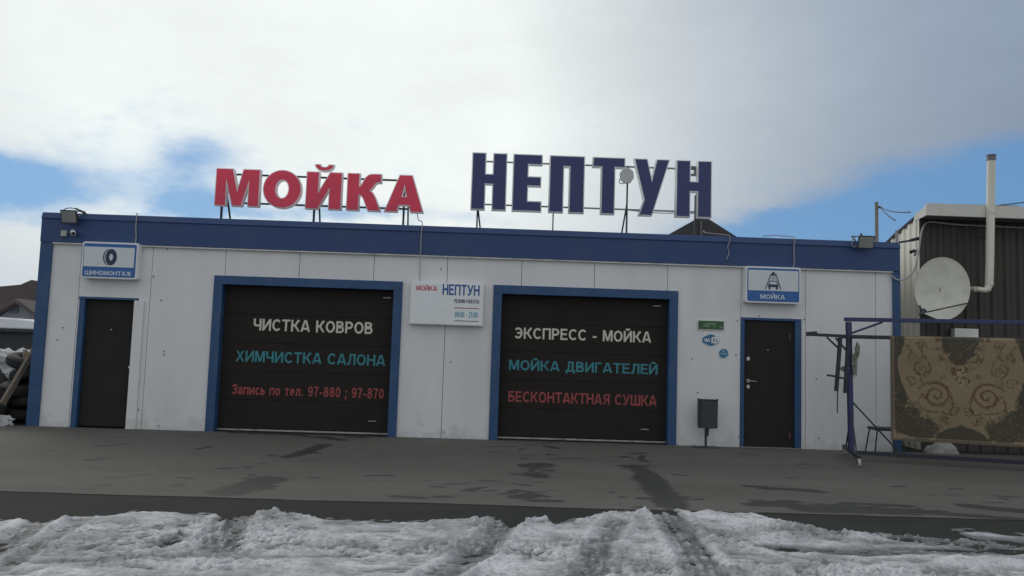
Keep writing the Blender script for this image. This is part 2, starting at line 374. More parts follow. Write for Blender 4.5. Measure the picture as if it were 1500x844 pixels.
pipe_cream = mat('pipe_cream', (.72, .70, .61), .4, var=.05, dirt=(.4, .36, .28), dirt_amt=.35, stretch=(1, 1, .3))
rack_blue = mat('rack_blue', (.030, .040, .13), .45, var=.2, scale=9, dirt=(.06, .05, .05), dirt_amt=.6, dscale=9)
rack_dark = mat('rack_dark', (.024, .027, .046), .5, var=.2, scale=9)
bag_mat = mat('bag_film', (.26, .26, .225), .35, var=.35, scale=25, bump=.3, bscale=30)
wood_old = mat('weathered_wood', (.17, .14, .11), .85, var=.35, scale=5, stretch=(8, 8, 1), bump=.3)
board_grey = mat('grey_boards', (.22, .24, .26), .85, var=.3, scale=4, stretch=(9, 9, 1), bump=.3)
roof_brown = mat('brown_roof', (.085, .066, .064), .75, var=.25, scale=3)
snow_white = mat('roof_snow', (.78, .80, .84), .7, var=.06, bump=.15, bscale=8)
slate_dark = mat('dark_roofing', (.045, .044, .046), .8, var=.25, scale=6)
fence_dark = mat('dark_shed_boards', (.045, .045, .047), .85, var=.3, scale=4, stretch=(8, 8, 1), bump=.3)
tarp = mat('dark_tarp', (.04, .042, .046), .5, var=.3, scale=8, bump=.4, bscale=15)
green_plate = mat('green_plate', (.035, .12, .045), .4, var=.2, scale=6)
plate_white = mat('plate_white', (.75, .76, .72), .4)
sticker_blue = mat('sticker_blue', (.03, .16, .33), .4, var=.12)
sticker_pale = mat('sticker_pale', (.50, .62, .70), .4)

def acrylic(name, col, trans):
    m = bpy.data.materials.new(name); m.use_nodes = True; n = m.node_tree.nodes; l = m.node_tree.links
    b = n['Principled BSDF']; b.inputs['Base Color'].default_value = (*col, 1); b.inputs['Roughness'].default_value = .35
    q = n.new('ShaderNodeTexNoise'); q.inputs['Scale'].default_value = 2.5; q.inputs['Detail'].default_value = 5
    r = n.new('ShaderNodeMapRange'); r.inputs[3].default_value = .9; r.inputs[4].default_value = 1.1; l.new(q.outputs[0], r.inputs[0])
    v = n.new('ShaderNodeVectorMath'); v.operation = 'SCALE'; v.inputs[0].default_value = col; l.new(r.outputs[0], v.inputs['Scale']); l.new(v.outputs[0], b.inputs['Base Color'])
    t = n.new('ShaderNodeBsdfTranslucent'); l.new(v.outputs[0], t.inputs[0])
    x = n.new('ShaderNodeMixShader'); x.inputs[0].default_value = trans; l.new(b.outputs[0], x.inputs[1]); l.new(t.outputs[0], x.inputs[2])
    l.new(x.outputs[0], n['Material Output'].inputs[0]); return m
red_face = acrylic('red_acrylic', (.96, .175, .29), .55)
letter_white = acrylic('white_acrylic', (.93, .93, .93), .7)
# ------------------------------------------------------------------ ground
def value_noise(x, y, seed):
    xi = np.floor(x).astype(np.int64); yi = np.floor(y).astype(np.int64); xf = x-xi; yf = y-yi
    def h(a, b):
        n = (a*374761393 + b*668265263 + seed*1442695041) & 0xffffffff
        n = ((n ^ (n >> 13))*1274126177) & 0xffffffff
        return ((n ^ (n >> 16)) & 0xffff)/65535.0
    u = xf*xf*(3-2*xf); v = yf*yf*(3-2*yf)
    return (h(xi, yi)*(1-u)+h(xi+1, yi)*u)*(1-v) + (h(xi, yi+1)*(1-u)+h(xi+1, yi+1)*u)*v
def fbm(x, y, seed, octs=5, gain=.5):
    s = 0; a = 1; t = 0
    for i in range(octs):
        s = s + a*value_noise(x*2**i, y*2**i, seed+i*17); t += a; a *= gain
    return s/t
def grid_mesh(name, xs, ys, Z, m, attrs=None):
    nx, ny = len(xs), len(ys); XX, YY = np.meshgrid(xs, ys)
    v = np.stack([XX, YY, Z], -1).reshape(-1, 3)
    i = np.arange(nx-1)[None, :] + nx*np.arange(ny-1)[:, None]
    f = np.stack([i, i+1, i+nx+1, i+nx], -1).reshape(-1, 4)
    me = bpy.data.meshes.new(name); me.vertices.add(len(v)); me.vertices.foreach_set('co', v.ravel())
    me.loops.add(f.size); me.loops.foreach_set('vertex_index', f.ravel().astype(np.int32))
    me.polygons.add(len(f)); me.polygons.foreach_set('loop_start', (np.arange(len(f))*4).astype(np.int32))
    me.update(calc_edges=True); me.validate()
    me.polygons.foreach_set('use_smooth', np.ones(len(f), bool))
    for k, a in (attrs or {}).items():
        if a.ndim == 2:
            at = me.attributes.new(k, 'FLOAT', 'POINT'); at.data.foreach_set('value', a.ravel().astype(np.float32))
        else:
            at = me.attributes.new(k, 'FLOAT_COLOR', 'POINT')
            at.data.foreach_set('color', np.concatenate([a.reshape(-1, 3), np.ones((a.shape[0]*a.shape[1], 1))], 1).ravel().astype(np.float32))
    o = bpy.data.objects.new(name, me); COL.objects.link(o); me.materials.append(m); return o

def ground_mat(name, dry, wet, attr=None, rough=(.85, .35), nscale=3.0, amp=.25, lo=.35, hi=.6, var=.18, snowy=False, spec=.2):
    m = bpy.data.materials.new(name); m.use_nodes = True; t = m.node_tree; n = t.nodes; l = t.links; b = n['Principled BSDF']
    tcn = n.new('ShaderNodeTexCoord')
    def NZ(s, d=6, r=.6, st=(1, 1, 1)):
        mp = n.new('ShaderNodeMapping'); mp.inputs['Scale'].default_value = st; l.new(tcn.outputs['Object'], mp.inputs[0])
        q = n.new('ShaderNodeTexNoise'); q.inputs['Scale'].default_value = s; q.inputs['Detail'].default_value = d; q.inputs['Roughness'].default_value = r; l.new(mp.outputs[0], q.inputs['Vector']); return q.outputs[0]
    def MR(v, a, b_, c, d, sm=False):
        q = n.new('ShaderNodeMapRange'); 
        if sm: q.interpolation_type = 'SMOOTHSTEP'
        l.new(v, q.inputs[0])
        for i, k in enumerate((a, b_, c, d)): q.inputs[i+1].default_value = k
        return q.outputs[0]
    def MM(op, a, c):
        q = n.new('ShaderNodeMath'); q.operation = op
        for i, k in enumerate((a, c)):
            if isinstance(k, (int, float)): q.inputs[i].default_value = k
            else: l.new(k, q.inputs[i])
        return q.outputs[0]
    big = NZ(.5, 7, .62, (.6, 1.5, 1)); fine = NZ(90, 3, .6); mid = NZ(nscale, 8, .65, (.7, 1.6, 1))
    def SCL(c, v):
        q = n.new('ShaderNodeVectorMath'); q.operation = 'SCALE'
        if isinstance(c, tuple): q.inputs[0].default_value = c
        else: l.new(c, q.inputs[0])
        l.new(v, q.inputs['Scale']); return q.outputs[0]
    shade = MM('MULTIPLY', MM('MULTIPLY', MR(big, .25, .75, 1-var, 1+var), MR(fine, .2, .8, .80, 1.20)), MM('MULTIPLY', MR(mid, .25, .75, .91, 1.09), MM('MULTIPLY', MR(NZ(34, 2, .5), .66, .74, 1.0, .62), MR(NZ(27, 2, .5), .68, .76, 1.0, 1.5))))
    if attr:
        at = n.new('ShaderNodeAttribute'); at.attribute_name = attr
        w = MR(MM('ADD', at.outputs['Fac'], MM('MULTIPLY', MM('SUBTRACT', mid, .5), amp)), lo, hi, 0, 1, True)
    else: w = MR(NZ(.7, 8, .6), .45, .6, 0, 1, True)
    mx = n.new('ShaderNodeMix'); mx.data_type = 'RGBA'; l.new(w, mx.inputs[0]); mx.inputs[6].default_value = (*dry, 1); mx.inputs[7].default_value = (*wet, 1)
    c = SCL(mx.outputs[2], shade)
    if snowy:
        sp = n.new('ShaderNodeSeparateXYZ'); l.new(tcn.outputs['Object'], sp.inputs[0])
        far = MR(MM('ADD', sp.outputs[1], MM('MULTIPLY', MM('SUBTRACT', NZ(.25, 6), .5), 30.0)), 6, 10, 0, 1)
        sx = n.new('ShaderNodeMix'); sx.data_type = 'RGBA'; l.new(far, sx.inputs[0]); l.new(c, sx.inputs[6]); sx.inputs[7].default_value = (.6, .62, .66, 1); c = sx.outputs[2]
    l.new(c, b.inputs['Base Color']); l.new(MR(w, 0, 1, rough[0], rough[1]), b.inputs['Roughness'])
    b.inputs['Specular IOR Level'].default_value = spec
    bp = n.new('ShaderNodeBump'); bp.inputs['Strength'].default_value = .35; bp.inputs['Distance'].default_value = .004; l.new(fine, bp.inputs['Height']); l.new(bp.outputs[0], b.inputs['Normal'])
    return m

bm = bmesh.new()
for s in ((-3000, -3000), (3000, -3000), (3000, 3000), (-3000, 3000)): bm.verts.new((*s, 0))
bm.faces.new(bm.verts)
struct(obj('ground', bm, ground_mat('asphalt', (.040, .041, .038), (.033, .035, .032), snowy=True, rough=(.95, .85), spec=.12)))

# concrete forecourt with wet stains
xs = np.arange(-8.6, 14.01, .035); ys = np.arange(-5.32, -.0, .025); XX, YY = np.meshgrid(xs, ys)
wet = np.zeros_like(XX)
def stain(pts, half, w=1.0):
    """soft capsule chain through image points lying on the concrete; half = half width in metres"""
    global wet
    P = [onZ(*p) for p in pts]
    for a, b in zip(P, P[1:] if len(P) > 1 else P):
        dx, dy = b.x-a.x, b.y-a.y; L = dx*dx+dy*dy
        t = np.clip(((XX-a.x)*dx+(YY-a.y)*dy)/L, 0, 1) if L > 1e-9 else 0
        d = np.hypot(XX-a.x-t*dx, (YY-a.y-t*dy)); wet = np.maximum(wet, w*np.exp(-(d/half)**2*.8))
for pts, h in (([(432, 668), (478, 652)], .11), ([(420, 670), (455, 663)], .10), ([(335, 722), (395, 703)], .20), ([(350, 718), (372, 716)], .2),
               ([(286, 659), (308, 655)], .05), ([(130, 717), (152, 711)], .07), ([(160, 700), (176, 701)], .04), ([(140, 655), (185, 651)], .04),
               ([(340, 634), (470, 637), (560, 640)], .10), ([(470, 641), (500, 645)], .12), ([(775, 683), (795, 681)], .17), ([(778, 696), (790, 699)], .12),
               ([(800, 654), (815, 657)], .08), ([(802, 666)], .04), ([(808, 692)], .05), ([(762, 729), (780, 726)], .13), ([(798, 728)], .06), ([(752, 722)], .04),
               ([(740, 640), (850, 645), (960, 649)], .10), ([(925, 684), (940, 690), (948, 698)], .13), ([(948, 698), (958, 712), (975, 728), (985, 742)], .17),
               ([(936, 664), (944, 665)], .06), ([(941, 668), (938, 674)], .05), ([(955, 697), (975, 706)], .05), ([(940, 731), (962, 732)], .07), ([(990, 696), (1003, 697)], .05),
               ([(897, 722)], .04), ([(912, 729)], .05), ([(1098, 713), (1150, 717), (1200, 721)], .09), ([(1120, 716), (1190, 719)], .09), ([(1155, 700), (1165, 701)], .04),
               ([(1100, 740), (1180, 742)], .09), ([(1120, 737), (1160, 735)], .08), ([(1180, 746), (1320, 750)], .18), ([(1240, 738), (1330, 742)], .08), ([(1420, 742), (1500, 750)], .14), ([(1300, 747), (1500, 762)], .10), ([(1470, 731)], .06),
               ([(580, 728), (615, 730)], .07), ([(640, 729), (655, 728)], .06), ([(625, 705)], .04), ([(30, 668), (80, 660)], .05), ([(1020, 655), (1055, 657)], .07)):
    stain(pts, h)
rs = np.random.RandomState(11)
for (x0_, y0_), (x1_, y1_), n_, sp in (((925, 660), (985, 744), 46, 22), ((790, 645), (772, 735), 40, 26), ((455, 645), (365, 715), 14, 30), ((1100, 735), (1400, 752), 40, 7), ((745, 641), (960, 650), 40, 4), ((335, 634), (565, 640), 34, 4), ((80, 660), (300, 715), 7, 25), ((560, 690), (720, 730), 6, 18), ((1010, 655), (1250, 690), 5, 16), ((1250, 690), (1500, 745), 9, 22)):
    for k in range(n_):
        t = rs.rand(); cx_, cy_ = x0_+(x1_-x0_)*t+rs.randn()*sp, y0_+(y1_-y0_)*t+rs.randn()*sp*.25
        if cy_ < 634: continue
        w_ = abs(rs.randn())*7+2; stain([(cx_-w_, cy_), (cx_+w_, cy_+rs.randn()*1.5)], .03+.05*rs.rand()**2, .62+.38*rs.rand())
wet = np.maximum(wet, np.clip((-5.12-YY)*2.0 + (fbm(XX*1.1, YY*1.1, 5)-.62)*.9, 0, .6))
ysl = YY.copy(); ysl[0] += (fbm(XX[0]*1.6, XX[0]*0+3.3, 8, 5)-.5)*.10
slabmat = ground_mat('concrete', (.121, .118, .104), (.050, .049, .044), 'wet', rough=(.88, .62), nscale=8, amp=1.25, lo=.34, hi=.68, var=.20)
fc = struct(grid_mesh('forecourt', xs, ys, np.full_like(XX, .004), slabmat, {'wet': wet}))
fc.data.vertices.foreach_set('co', np.stack([XX, ysl, np.full_like(XX, .004)], -1).reshape(-1)); fc.data.update()

# snow left on the asphalt: melts away where its surface dips below the road
def axis(parts):
    o = []
    for a, b, s in parts: o += list(np.arange(a, b, s))
    return np.array(o)
xs = axis([(-14, -4.2, .09), (-4.2, 4.6, .0145), (4.6, 14, .09)])
ys = axis([(-16, -8.4, .10), (-8.4, -7.6, .03), (-7.6, -5.1, .0135)]); XX, YY = np.meshgrid(xs, ys)
EDGE = [(-200, 764), (0, 765), (60, 764), (150, 759), (190, 752), (250, 752), (300, 757), (345, 759), (385, 757), (402, 751), (430, 757), (500, 765), (590, 767), (660, 764), (730, 763), (745, 776), (765, 773), (775, 761), (800, 760), (812, 770), (830, 766), (860, 758), (890, 751), (945, 750), (955, 757), (972, 750), (990, 752), (1003, 764), (1015, 754), (1050, 754), (1100, 754), (1150, 766), (1200, 778), (1300, 784), (1400, 792), (1500, 800), (1700, 806)]
EP = [onZ(*p) for p in EDGE]; ex = np.array([p.x for p in EP]); ey = np.array([p.y for p in EP]); o_ = np.argsort(ex)
edge = np.interp(XX, ex[o_], ey[o_])
inside = edge - YY + (fbm(XX*5, YY*5, 3, 4)-.5)*.16
def ridged(x, y, s, o=4):
    n = 1-np.abs(2*fbm(x, y, s, o)-1); return n
base = np.clip(inside/.07, -1, 1)
lump = .52*(.030*(fbm(XX*2.2, YY*4.0, 11, 3)-.42) + .017*(fbm(XX*8, YY*14, 21, 4)-.45) + .040*(fbm(XX*24, YY*34, 31, 3)-.5) +   .052*(fbm(XX*52, YY*60, 41, 2)-.5))
crumb = np.clip(fbm(XX*26, YY*26, 51, 3)-.60, 0, 1)*.13
pits = np.clip(fbm(XX*20, YY*34, 63, 3)-.52, 0, 1)*.11 + np.clip(fbm(XX*48, YY*60, 67, 2)-.55, 0, 1)*.05
cov = fbm(XX*1.5, YY*3.2, 83, 4)
rough_ = np.clip((fbm(XX*1.1+4, YY*2.6, 87, 4)-.36)*4.2, .18, 1.5)
plates = np.clip(ridged(XX*3.2+.8*fbm(XX*3, YY*3, 6, 2), YY*8, 93, 4)-.80, 0, 1)*.16 - np.clip(ridged(XX*5, YY*12, 95, 3)-.86, 0, 1)*.14
H = (.004+.032*np.clip(cov-.18, 0, 1))*base + .80*lump*rough_*(base > -.9) + (.9*crumb-.75*pits)*rough_*(base > .2) + plates*(.3+.7*rough_)*(base > .2) 
worn = np.zeros_like(XX)
def rut(pts, half, depth, rim=.02, ribs=0.0):
    """a wheel rut: pressed in along the middle, pushed up along its rim"""
    global H, worn
    P = [onZ(*p) for p in pts]; best = np.full_like(XX, 9.0); along = np.zeros_like(XX); run = 0; side = np.zeros_like(XX)
    for a, b in zip(P, P[1:]):
        dx, dy = b.x-a.x, b.y-a.y; L = math.hypot(dx, dy)
        t = np.clip(((XX-a.x)*dx+(YY-a.y)*dy)/L/L, 0, 1); d = np.hypot(XX-a.x-t*dx, YY-a.y-t*dy)
        k = d < best; along = np.where(k, run+t*L, along); side = np.where(k, ((XX-a.x)*dy-(YY-a.y)*dx)/L, side); best = np.minimum(best, d); run += L
    q = best/half
    streak = fbm(side*48+3, along*3.0+side*4, 73, 3)
    worn = np.maximum(worn, np.exp(-q**4)*min(1, depth/.036)*np.clip(.25+2.6*(streak-.30), .1, 1.25))
    H = H - (.42*depth + .010*(.5-streak))*np.exp(-q**4) + rim*np.exp(-((q-1.35)/.28)**2)*(.4+1.2*fbm(XX*9, YY*9, 77, 3))
    if ribs: H = H + ribs*np.exp(-q**4)*np.sin(side*90)*.5
rut([(352, 750), (335, 775), (322, 812)], .13, .045, .010)
rut([(745, 762), (715, 800), (690, 822), (640, 850)], .11, .045, .022)
rut([(905, 766), (880, 800), (860, 850)], .10, .032, .012)
rut([(975, 752), (1000, 785), (1025, 825), (1045, 870)], .13, .040, .024, .012)
rut([(60, 765), (20, 795), (-40, 830)], .10, .045, .014)
rut([(118, 765), (60, 800), (0, 836)], .08, .030, .014)
rut([(130, 808), (190, 801), (265, 796)], .05, .032, .012)
rut([(228, 806), (262, 788)], .09, .040, .012)
rut([(1130, 805), (1250, 812), (1340, 810), (1500, 812)], .11, .050, .010)
rut([(1320, 790), (1420, 800), (1520, 806)], .14, .045, .004)
rut([(-20, 828), (120, 826), (330, 822), (520, 818)], .07, .024, .012)
rut([(1290, 800), (1400, 804), (1500, 812)], .12, .03, .004)
for px, py, r, hh in ((404, 753, .035, .045), (384, 758, .05, .02), (430, 757, .05, .02), (1035, 757, .12, .04), (1410, 826, .10, .05), (1480, 828, .10, .05), (1000, 760, .06, .03), (960, 760, .05, .02), (880, 790, .05, .03), (755, 766, .05, .02)):
    p = onZ(px, py); d = np.hypot(XX-p.x, YY-p.y); H = H + hh*np.exp(-(d/r)**2)*(.5+fbm(XX*20, YY*20, 91, 3))
# thin slush strip at the right
p0, p1 = onZ(1418, 783), onZ(1600, 800); t = np.clip((XX-p0.x)/(p1.x-p0.x), 0, 1); d = np.abs(YY-(p0.y+t*(p1.y-p0.y))) + 3*np.clip(p0.x-XX, 0, 9)
H = np.maximum(H, .022*np.exp(-(d/.10)**2)-.008 + (fbm(XX*9, YY*9, 61, 4)-.5)*.02)
H = np.where(inside < -.12, np.minimum(H, np.where(d < .3, H, -.02)), H)
sm = bpy.data.materials.new('dirty_snow'); sm.use_nodes = True; t_ = sm.node_tree; b_ = t_.nodes['Principled BSDF']
g_ = t_.nodes.new('ShaderNodeTexCoord')
def snz(s, d, r):
    q = t_.nodes.new('ShaderNodeTexNoise'); q.inputs['Scale'].default_value = s; q.inputs['Detail'].default_value = d; q.inputs['Roughness'].default_value = r; t_.links.new(g_.outputs['Object'], q.inputs['Vector']); return q.outputs[0]
r1 = t_.nodes.new('ShaderNodeMapRange'); r1.inputs[1].default_value = .40; r1.inputs[2].default_value = .62; t_.links.new(snz(1.7, 9, .70), r1.inputs[0])
r2 = t_.nodes.new('ShaderNodeMapRange'); r2.inputs[1].default_value = .50; r2.inputs[2].default_value = .66; r2.inputs[4].default_value = .72; t_.links.new(snz(38, 6, .75), r2.inputs[0])
m1 = t_.nodes.new('ShaderNodeMix'); m1.data_type = 'RGBA'; m1.inputs[6].default_value = (.72, .72, .75, 1); m1.inputs[7].default_value = (.30, .30, .31, 1); t_.links.new(r1.outputs[0], m1.inputs[0])
m2 = t_.nodes.new('ShaderNodeMix'); m2.data_type = 'RGBA'; t_.links.new(r2.outputs[0], m2.inputs[0]); t_.links.new(m1.outputs[2], m2.inputs[6]); m2.inputs[7].default_value = (.20, .20, .20, 1)
# meltwater: thin snow is slushy and dark
at_ = t_.nodes.new('ShaderNodeAttribute'); at_.attribute_name = 'thin'
m3 = t_.nodes.new('ShaderNodeMix'); m3.data_type = 'RGBA'; t_.links.new(at_.outputs['Fac'], m3.inputs[0]); t_.links.new(m2.outputs[2], m3.inputs[6]); m3.inputs[7].default_value = (.145, .148, .152, 1)
t_.links.new(m3.outputs[2], b_.inputs['Base Color']); b_.inputs['Roughness'].default_value = .6
bp_ = t_.nodes.new('ShaderNodeBump'); bp_.inputs['Strength'].default_value = .9; bp_.inputs['Distance'].default_value = .012; t_.links.new(snz(85, 5, .65), bp_.inputs['Height']); t_.links.new(bp_.outputs[0], b_.inputs['Normal'])
thin = np.clip(np.maximum(1.05 - H/.017, worn*.92), 0, 1)
Hs = np.where(H > 0, H*.74, H) + .005
struct(grid_mesh('snow_cover', xs, ys, Hs, sm, {'thin': thin}), 'stuff')

# ------------------------------------------------------------------ car wash building
Z_F, Z_T = 2.81, 3.27
XL, XR = -7.01, 6.37
D1 = (-6.36, -5.50, 1.99)            # left door opening incl. frame
G1 = (-4.33, -1.43, 2.385); G2 = (-.02, 2.865, 2.385)
D2 = (3.86, 4.81, 2.01)
bld = empty('car_wash_building', (-.3, 3, 0), 'long low white panelled building with blue fascia band and two dark garage doors', 'building')
SEAMS = [-6.92, -6.39, -5.3, -4.18, -3.04, -1.89, -.75, .41, 1.55, 2.70, 3.86, 4.88, 5.99, 6.30]
HOLES = [D1, G1, G2, D2]
bm = bmesh.new()
for a, b in zip(SEAMS, SEAMS[1:]):
    cuts = sorted({a+.004, b-.004} | {h[i] for h in HOLES for i in (0, 1) if a+.004 < h[i] < b-.004})
    for c, d in zip(cuts, cuts[1:]):
        m_ = (c+d)/2; z0 = .0
        for h in HOLES:
            if h[0]-.001 <= m_ <= h[1]+.001: z0 = h[2]
        box(bm, c, d, 0, .08, z0, Z_F+.02)
obj('facade_panels', bm, white_panel, bld)
bm = bmesh.new()
for a, b, h in ((-6.99, D1[0], 0), (D1[0], D1[1], D1[2]), (D1[1], G1[0], 0), (G1[0], G1[1], G1[2]), (G1[1], G2[0], 0), (G2[0], G2[1], G2[2]), (G2[1], D2[0], 0), (D2[0], D2[1], D2[2]), (D2[1], 6.35, 0)):
    box(bm, a, b, .083, .16, h, Z_F+.015)
obj('facade_core', bm, mat('seam_dark', (.10, .10, .105), .8), bld)
obj('side_wall', B((-6.99, -6.91, .165, 6, 0, Z_F+.1), (6.27, 6.35, .165, 6, 0, Z_F+.1), (-6.905, 6.265, 5.92, 6, 0, Z_F+.1)), white_panel, bld)
obj('roof', B((-6.9, 6.25, .1, 5.9, 2.95, 3.05)), roof_felt, bld)
# blue band: flat face with an outward folded cap
bm = bmesh.new()
prof = [(-.055, Z_F), (-.055, Z_T-.10), (-.075, Z_T-.095), (-.045, Z_T), (.08, Z_T+.004), (.08, Z_F)]
a = [bm.verts.new((XL, y, z)) for y, z in prof]; b = [bm.verts.new((XR-.01, y, z)) for y, z in prof]
for i in range(len(prof)):
    j = (i+1) % len(prof); bm.faces.new((a[i], b[i], b[j], a[j]))
bm.faces.new(a[::-1]); bm.faces.new(b)
obj('fascia', bm, blue_fascia, bld, bevel=.004)
obj('fascia_return', B((XL-.0, XL+.06, .083, 6, Z_F, Z_T), (XR-.07, XR-.01, .083, 6, Z_F, Z_T), (XL, XR-.01, 6.003, 6.06, Z_F, Z_T)), blue_fascia, bld)
obj('drip_edge', B((-6.82, 6.25, -.052, -.002, Z_F-.022, Z_F-.003)), seal_white, bld)
for x0, x1 in ((XL, -6.83), (6.255, XR)):
    obj('corner_post', B((x0, x1, -.04, -.003, 0, Z_F-.003), (x0 if x0 < 0 else x1-.03, x0+.03 if x0 < 0 else x1, -.001, .3, 0, Z_F-.003)), blue_trim, bld, bevel=.004)
# screws on the panels
for px, py in ((84, 498), (92, 480), (240, 520), (236, 440), (203, 600), (232, 624), (225, 405), (240, 515), (660, 530), (646, 394), (650, 633), (245, 365), (1080, 470), (1085, 550), (1078, 520), (1196, 555), (1178, 468), (1022, 575), (1014, 525), (1112, 463), (1200, 642), (1082, 640)):
    p = onY(px, py, -.003); obj('panel_screw', PR([ell(p.x, p.z, .011, .011, 6)], -.010, .002), mat('screw_grey', (.16, .15, .14), .5, metal=.4), bld)

def trim_frame(g, w, y0, y1):
    return B((g[0], g[0]+w, y0, y1, 0.0, g[2]-w-.001), (g[1]-w, g[1], y0, y1, 0.0, g[2]-w-.001), (g[0], g[1], y0, y1, g[2]-w, g[2]))
def zspan(x0, t0, b0, x1, t1, b1, Y):
    A, Bp, C_, D_ = onY(x0, t0, Y), onY(x0, b0, Y), onY(x1, t1, Y), onY(x1, b1, Y)
    return (A.x+Bp.x)/2, (C_.x+D_.x)/2, (Bp.z+D_.z)/2, (A.z+C_.z)/2
YD = .115
def garage_door(g, lines):
    obj('door_frame', trim_frame(g, .135, -.035, YD+.05), blue_trim, bld, bevel=.004)
    x0, x1, zt = g[0]+.137, g[1]-.137, g[2]-.137
    bm = bmesh.new(); n = 5; hh = (zt-.05)/n
    for k in range(n):
        z0 = .05+k*hh
        for j in range(4):              # pressed ribs of one section
            za = z0+.002+j*(hh-.006)/4; zb = z0+.004+(j+1)*(hh-.006)/4-.0015
            box(bm, x0, x1, YD+(.0 if j % 2 == 0 else .0008), YD+.04, za, zb)
    box(bm, x0+.002, x1-.002, YD+.012, YD+.038, .05, zt)
    d = obj('garage_door', bm, door_dark, bld, bevel=.002)
    obj('bottom_seal', B((x0, x1, YD-.006, YD+.03, .020, .042)), mat('seal_grey', (.40, .40, .38), .6, dirt=(.08, .08, .07), dirt_amt=.9, dscale=5), d)
    obj('rubber_seal', B((x0, x1, YD-.005, YD+.02, .0, .017)), rubber, d)
    for s, q, m_, bold in lines:
        obj('lettering', text(s, *zspan(*q, YD-.001), YD-.001, bold), m_, d)
    return d, x0, x1, zt
d, x0, x1, zt = garage_door(G1, [
    ('ЧИСТКА КОВРОВ', (371.6, 467.5, 484, 546, 471.5, 489.5), txt_white, .035),
    ('ХИМЧИСТКА САЛОНА', (345.5, 514.4, 530.2, 564.5, 519, 536), txt_teal, .035),
    ('Запись по тел. 97-880 ; 97-870', (340, 564, 578.5, 562.5, 568, 583.3), txt_red, .03)])
for px, py in ((567, 436.5), (545, 617)):
    p = onY(px, py, YD); obj('door_handle', B((p.x-.06, p.x+.06, YD-.02, YD-.006, p.z-.008, p.z+.008)), grey_steel, d)
d, x0, x1, zt = garage_door(G2, [
    ('ЭКСПРЕСС - МОЙКА', (753.4, 479.5, 495.5, 953.6, 486, 502.6), txt_white, .035),
    ('МОЙКА ДВИГАТЕЛЕЙ', (745.5, 526.6, 541.4, 963.2, 534.2, 549.4), txt_teal, .035),
    ('БЕСКОНТАКТНАЯ СУШКА', (744.6, 572.7, 587.8, 961.6, 579.6, 596), txt_red, .035)])
for px, py in ((962, 448.5), (944, 629)):
    p = onY(px, py, YD); obj('door_handle', B((p.x-.06, p.x+.06, YD-.02, YD-.006, p.z-.008, p.z+.008)), grey_steel, d)

# left entrance door, with a white cover strip on its hinge side
obj('door_frame', B((D1[0], D1[0]+.085, -.02, .13, 0, D1[2]-.036), (D1[0]-.01, D1[1]+.03, -.025, .13, D1[2]-.035, D1[2])), blue_trim, bld, bevel=.004)
ed = obj('entrance_door', B((D1[0]+.087, D1[1]-.032, .05, .10, .02, D1[2]-.038)), steel_door, bld, bevel=.005)
p = onY(189, 538, .04); obj('keyhole_plate', PR([ell(p.x, p.z, .014, .02, 10)], .040, .049), chrome, ed)
p = onY(163, 483, .04); obj('peephole', PR([ell(p.x, p.z, .009, .009, 8)], .040, .049), chrome, ed)
obj('inner_jamb', B((D1[1]-.03, D1[1]-.001, -.002, .13, 0, D1[2]-.036)), steel_door, bld)
obj('cover_strip', B((D1[1]-.022, D1[1]+.125, -.036, -.004, 0, D1[2]-.037)), white_panel, bld, bevel=.003)
# right entrance door
obj('door_frame', B((D2[0], D2[0]+.055, -.02, .13, 0, D2[2]-.041), (D2[1]-.10, D2[1], -.02, .13, 0, D2[2]-.041), (D2[0], D2[1], -.02, .13, D2[2]-.04, D2[2])), blue_trim, bld, bevel=.004)
ed = obj('entrance_door', B((D2[0]+.057, D2[1]-.102, .02, .10, .015, D2[2]-.043)), steel_door, bld, bevel=.005)
for px, py, w, h in ((1096, 525.5, .022, .028), (1096, 558, .024, .024), (1096, 566.5, .022, .026)):
    p = onY(px, py, .01); obj('lock_plate', PR([rrect(p.x-w, p.x+w, p.z-h, p.z+h, .008, 3)], .010, .019), chrome, ed)
p = onY(1096, 558, -.02); bm = bmesh.new(); beam(bm, (p.x, -.03, p.z), (p.x+.13, -.03, p.z-.004), .016); beam(bm, (p.x, -.03, p.z), (p.x, .012, p.z), .016)
obj('door_handle', bm, grey_steel, ed, bevel=.003)
p = onY(1125, 513, .01); obj('peephole', PR([ell(p.x, p.z, .011, .011, 10)], .010, .019), chrome, ed)
for py in (493, 638):
    p = onY(1157, py, .01); obj('hinge_cap', PR([rrect(p.x-.016, p.x+.016, p.z-.05, p.z+.05, .006, 3)], .012, .019), mat('rusty', (.10, .05, .04), .8), ed)
obj('threshold', B((D2[0], D2[1], -.03, .019, .004, .014)), grey_steel, bld)

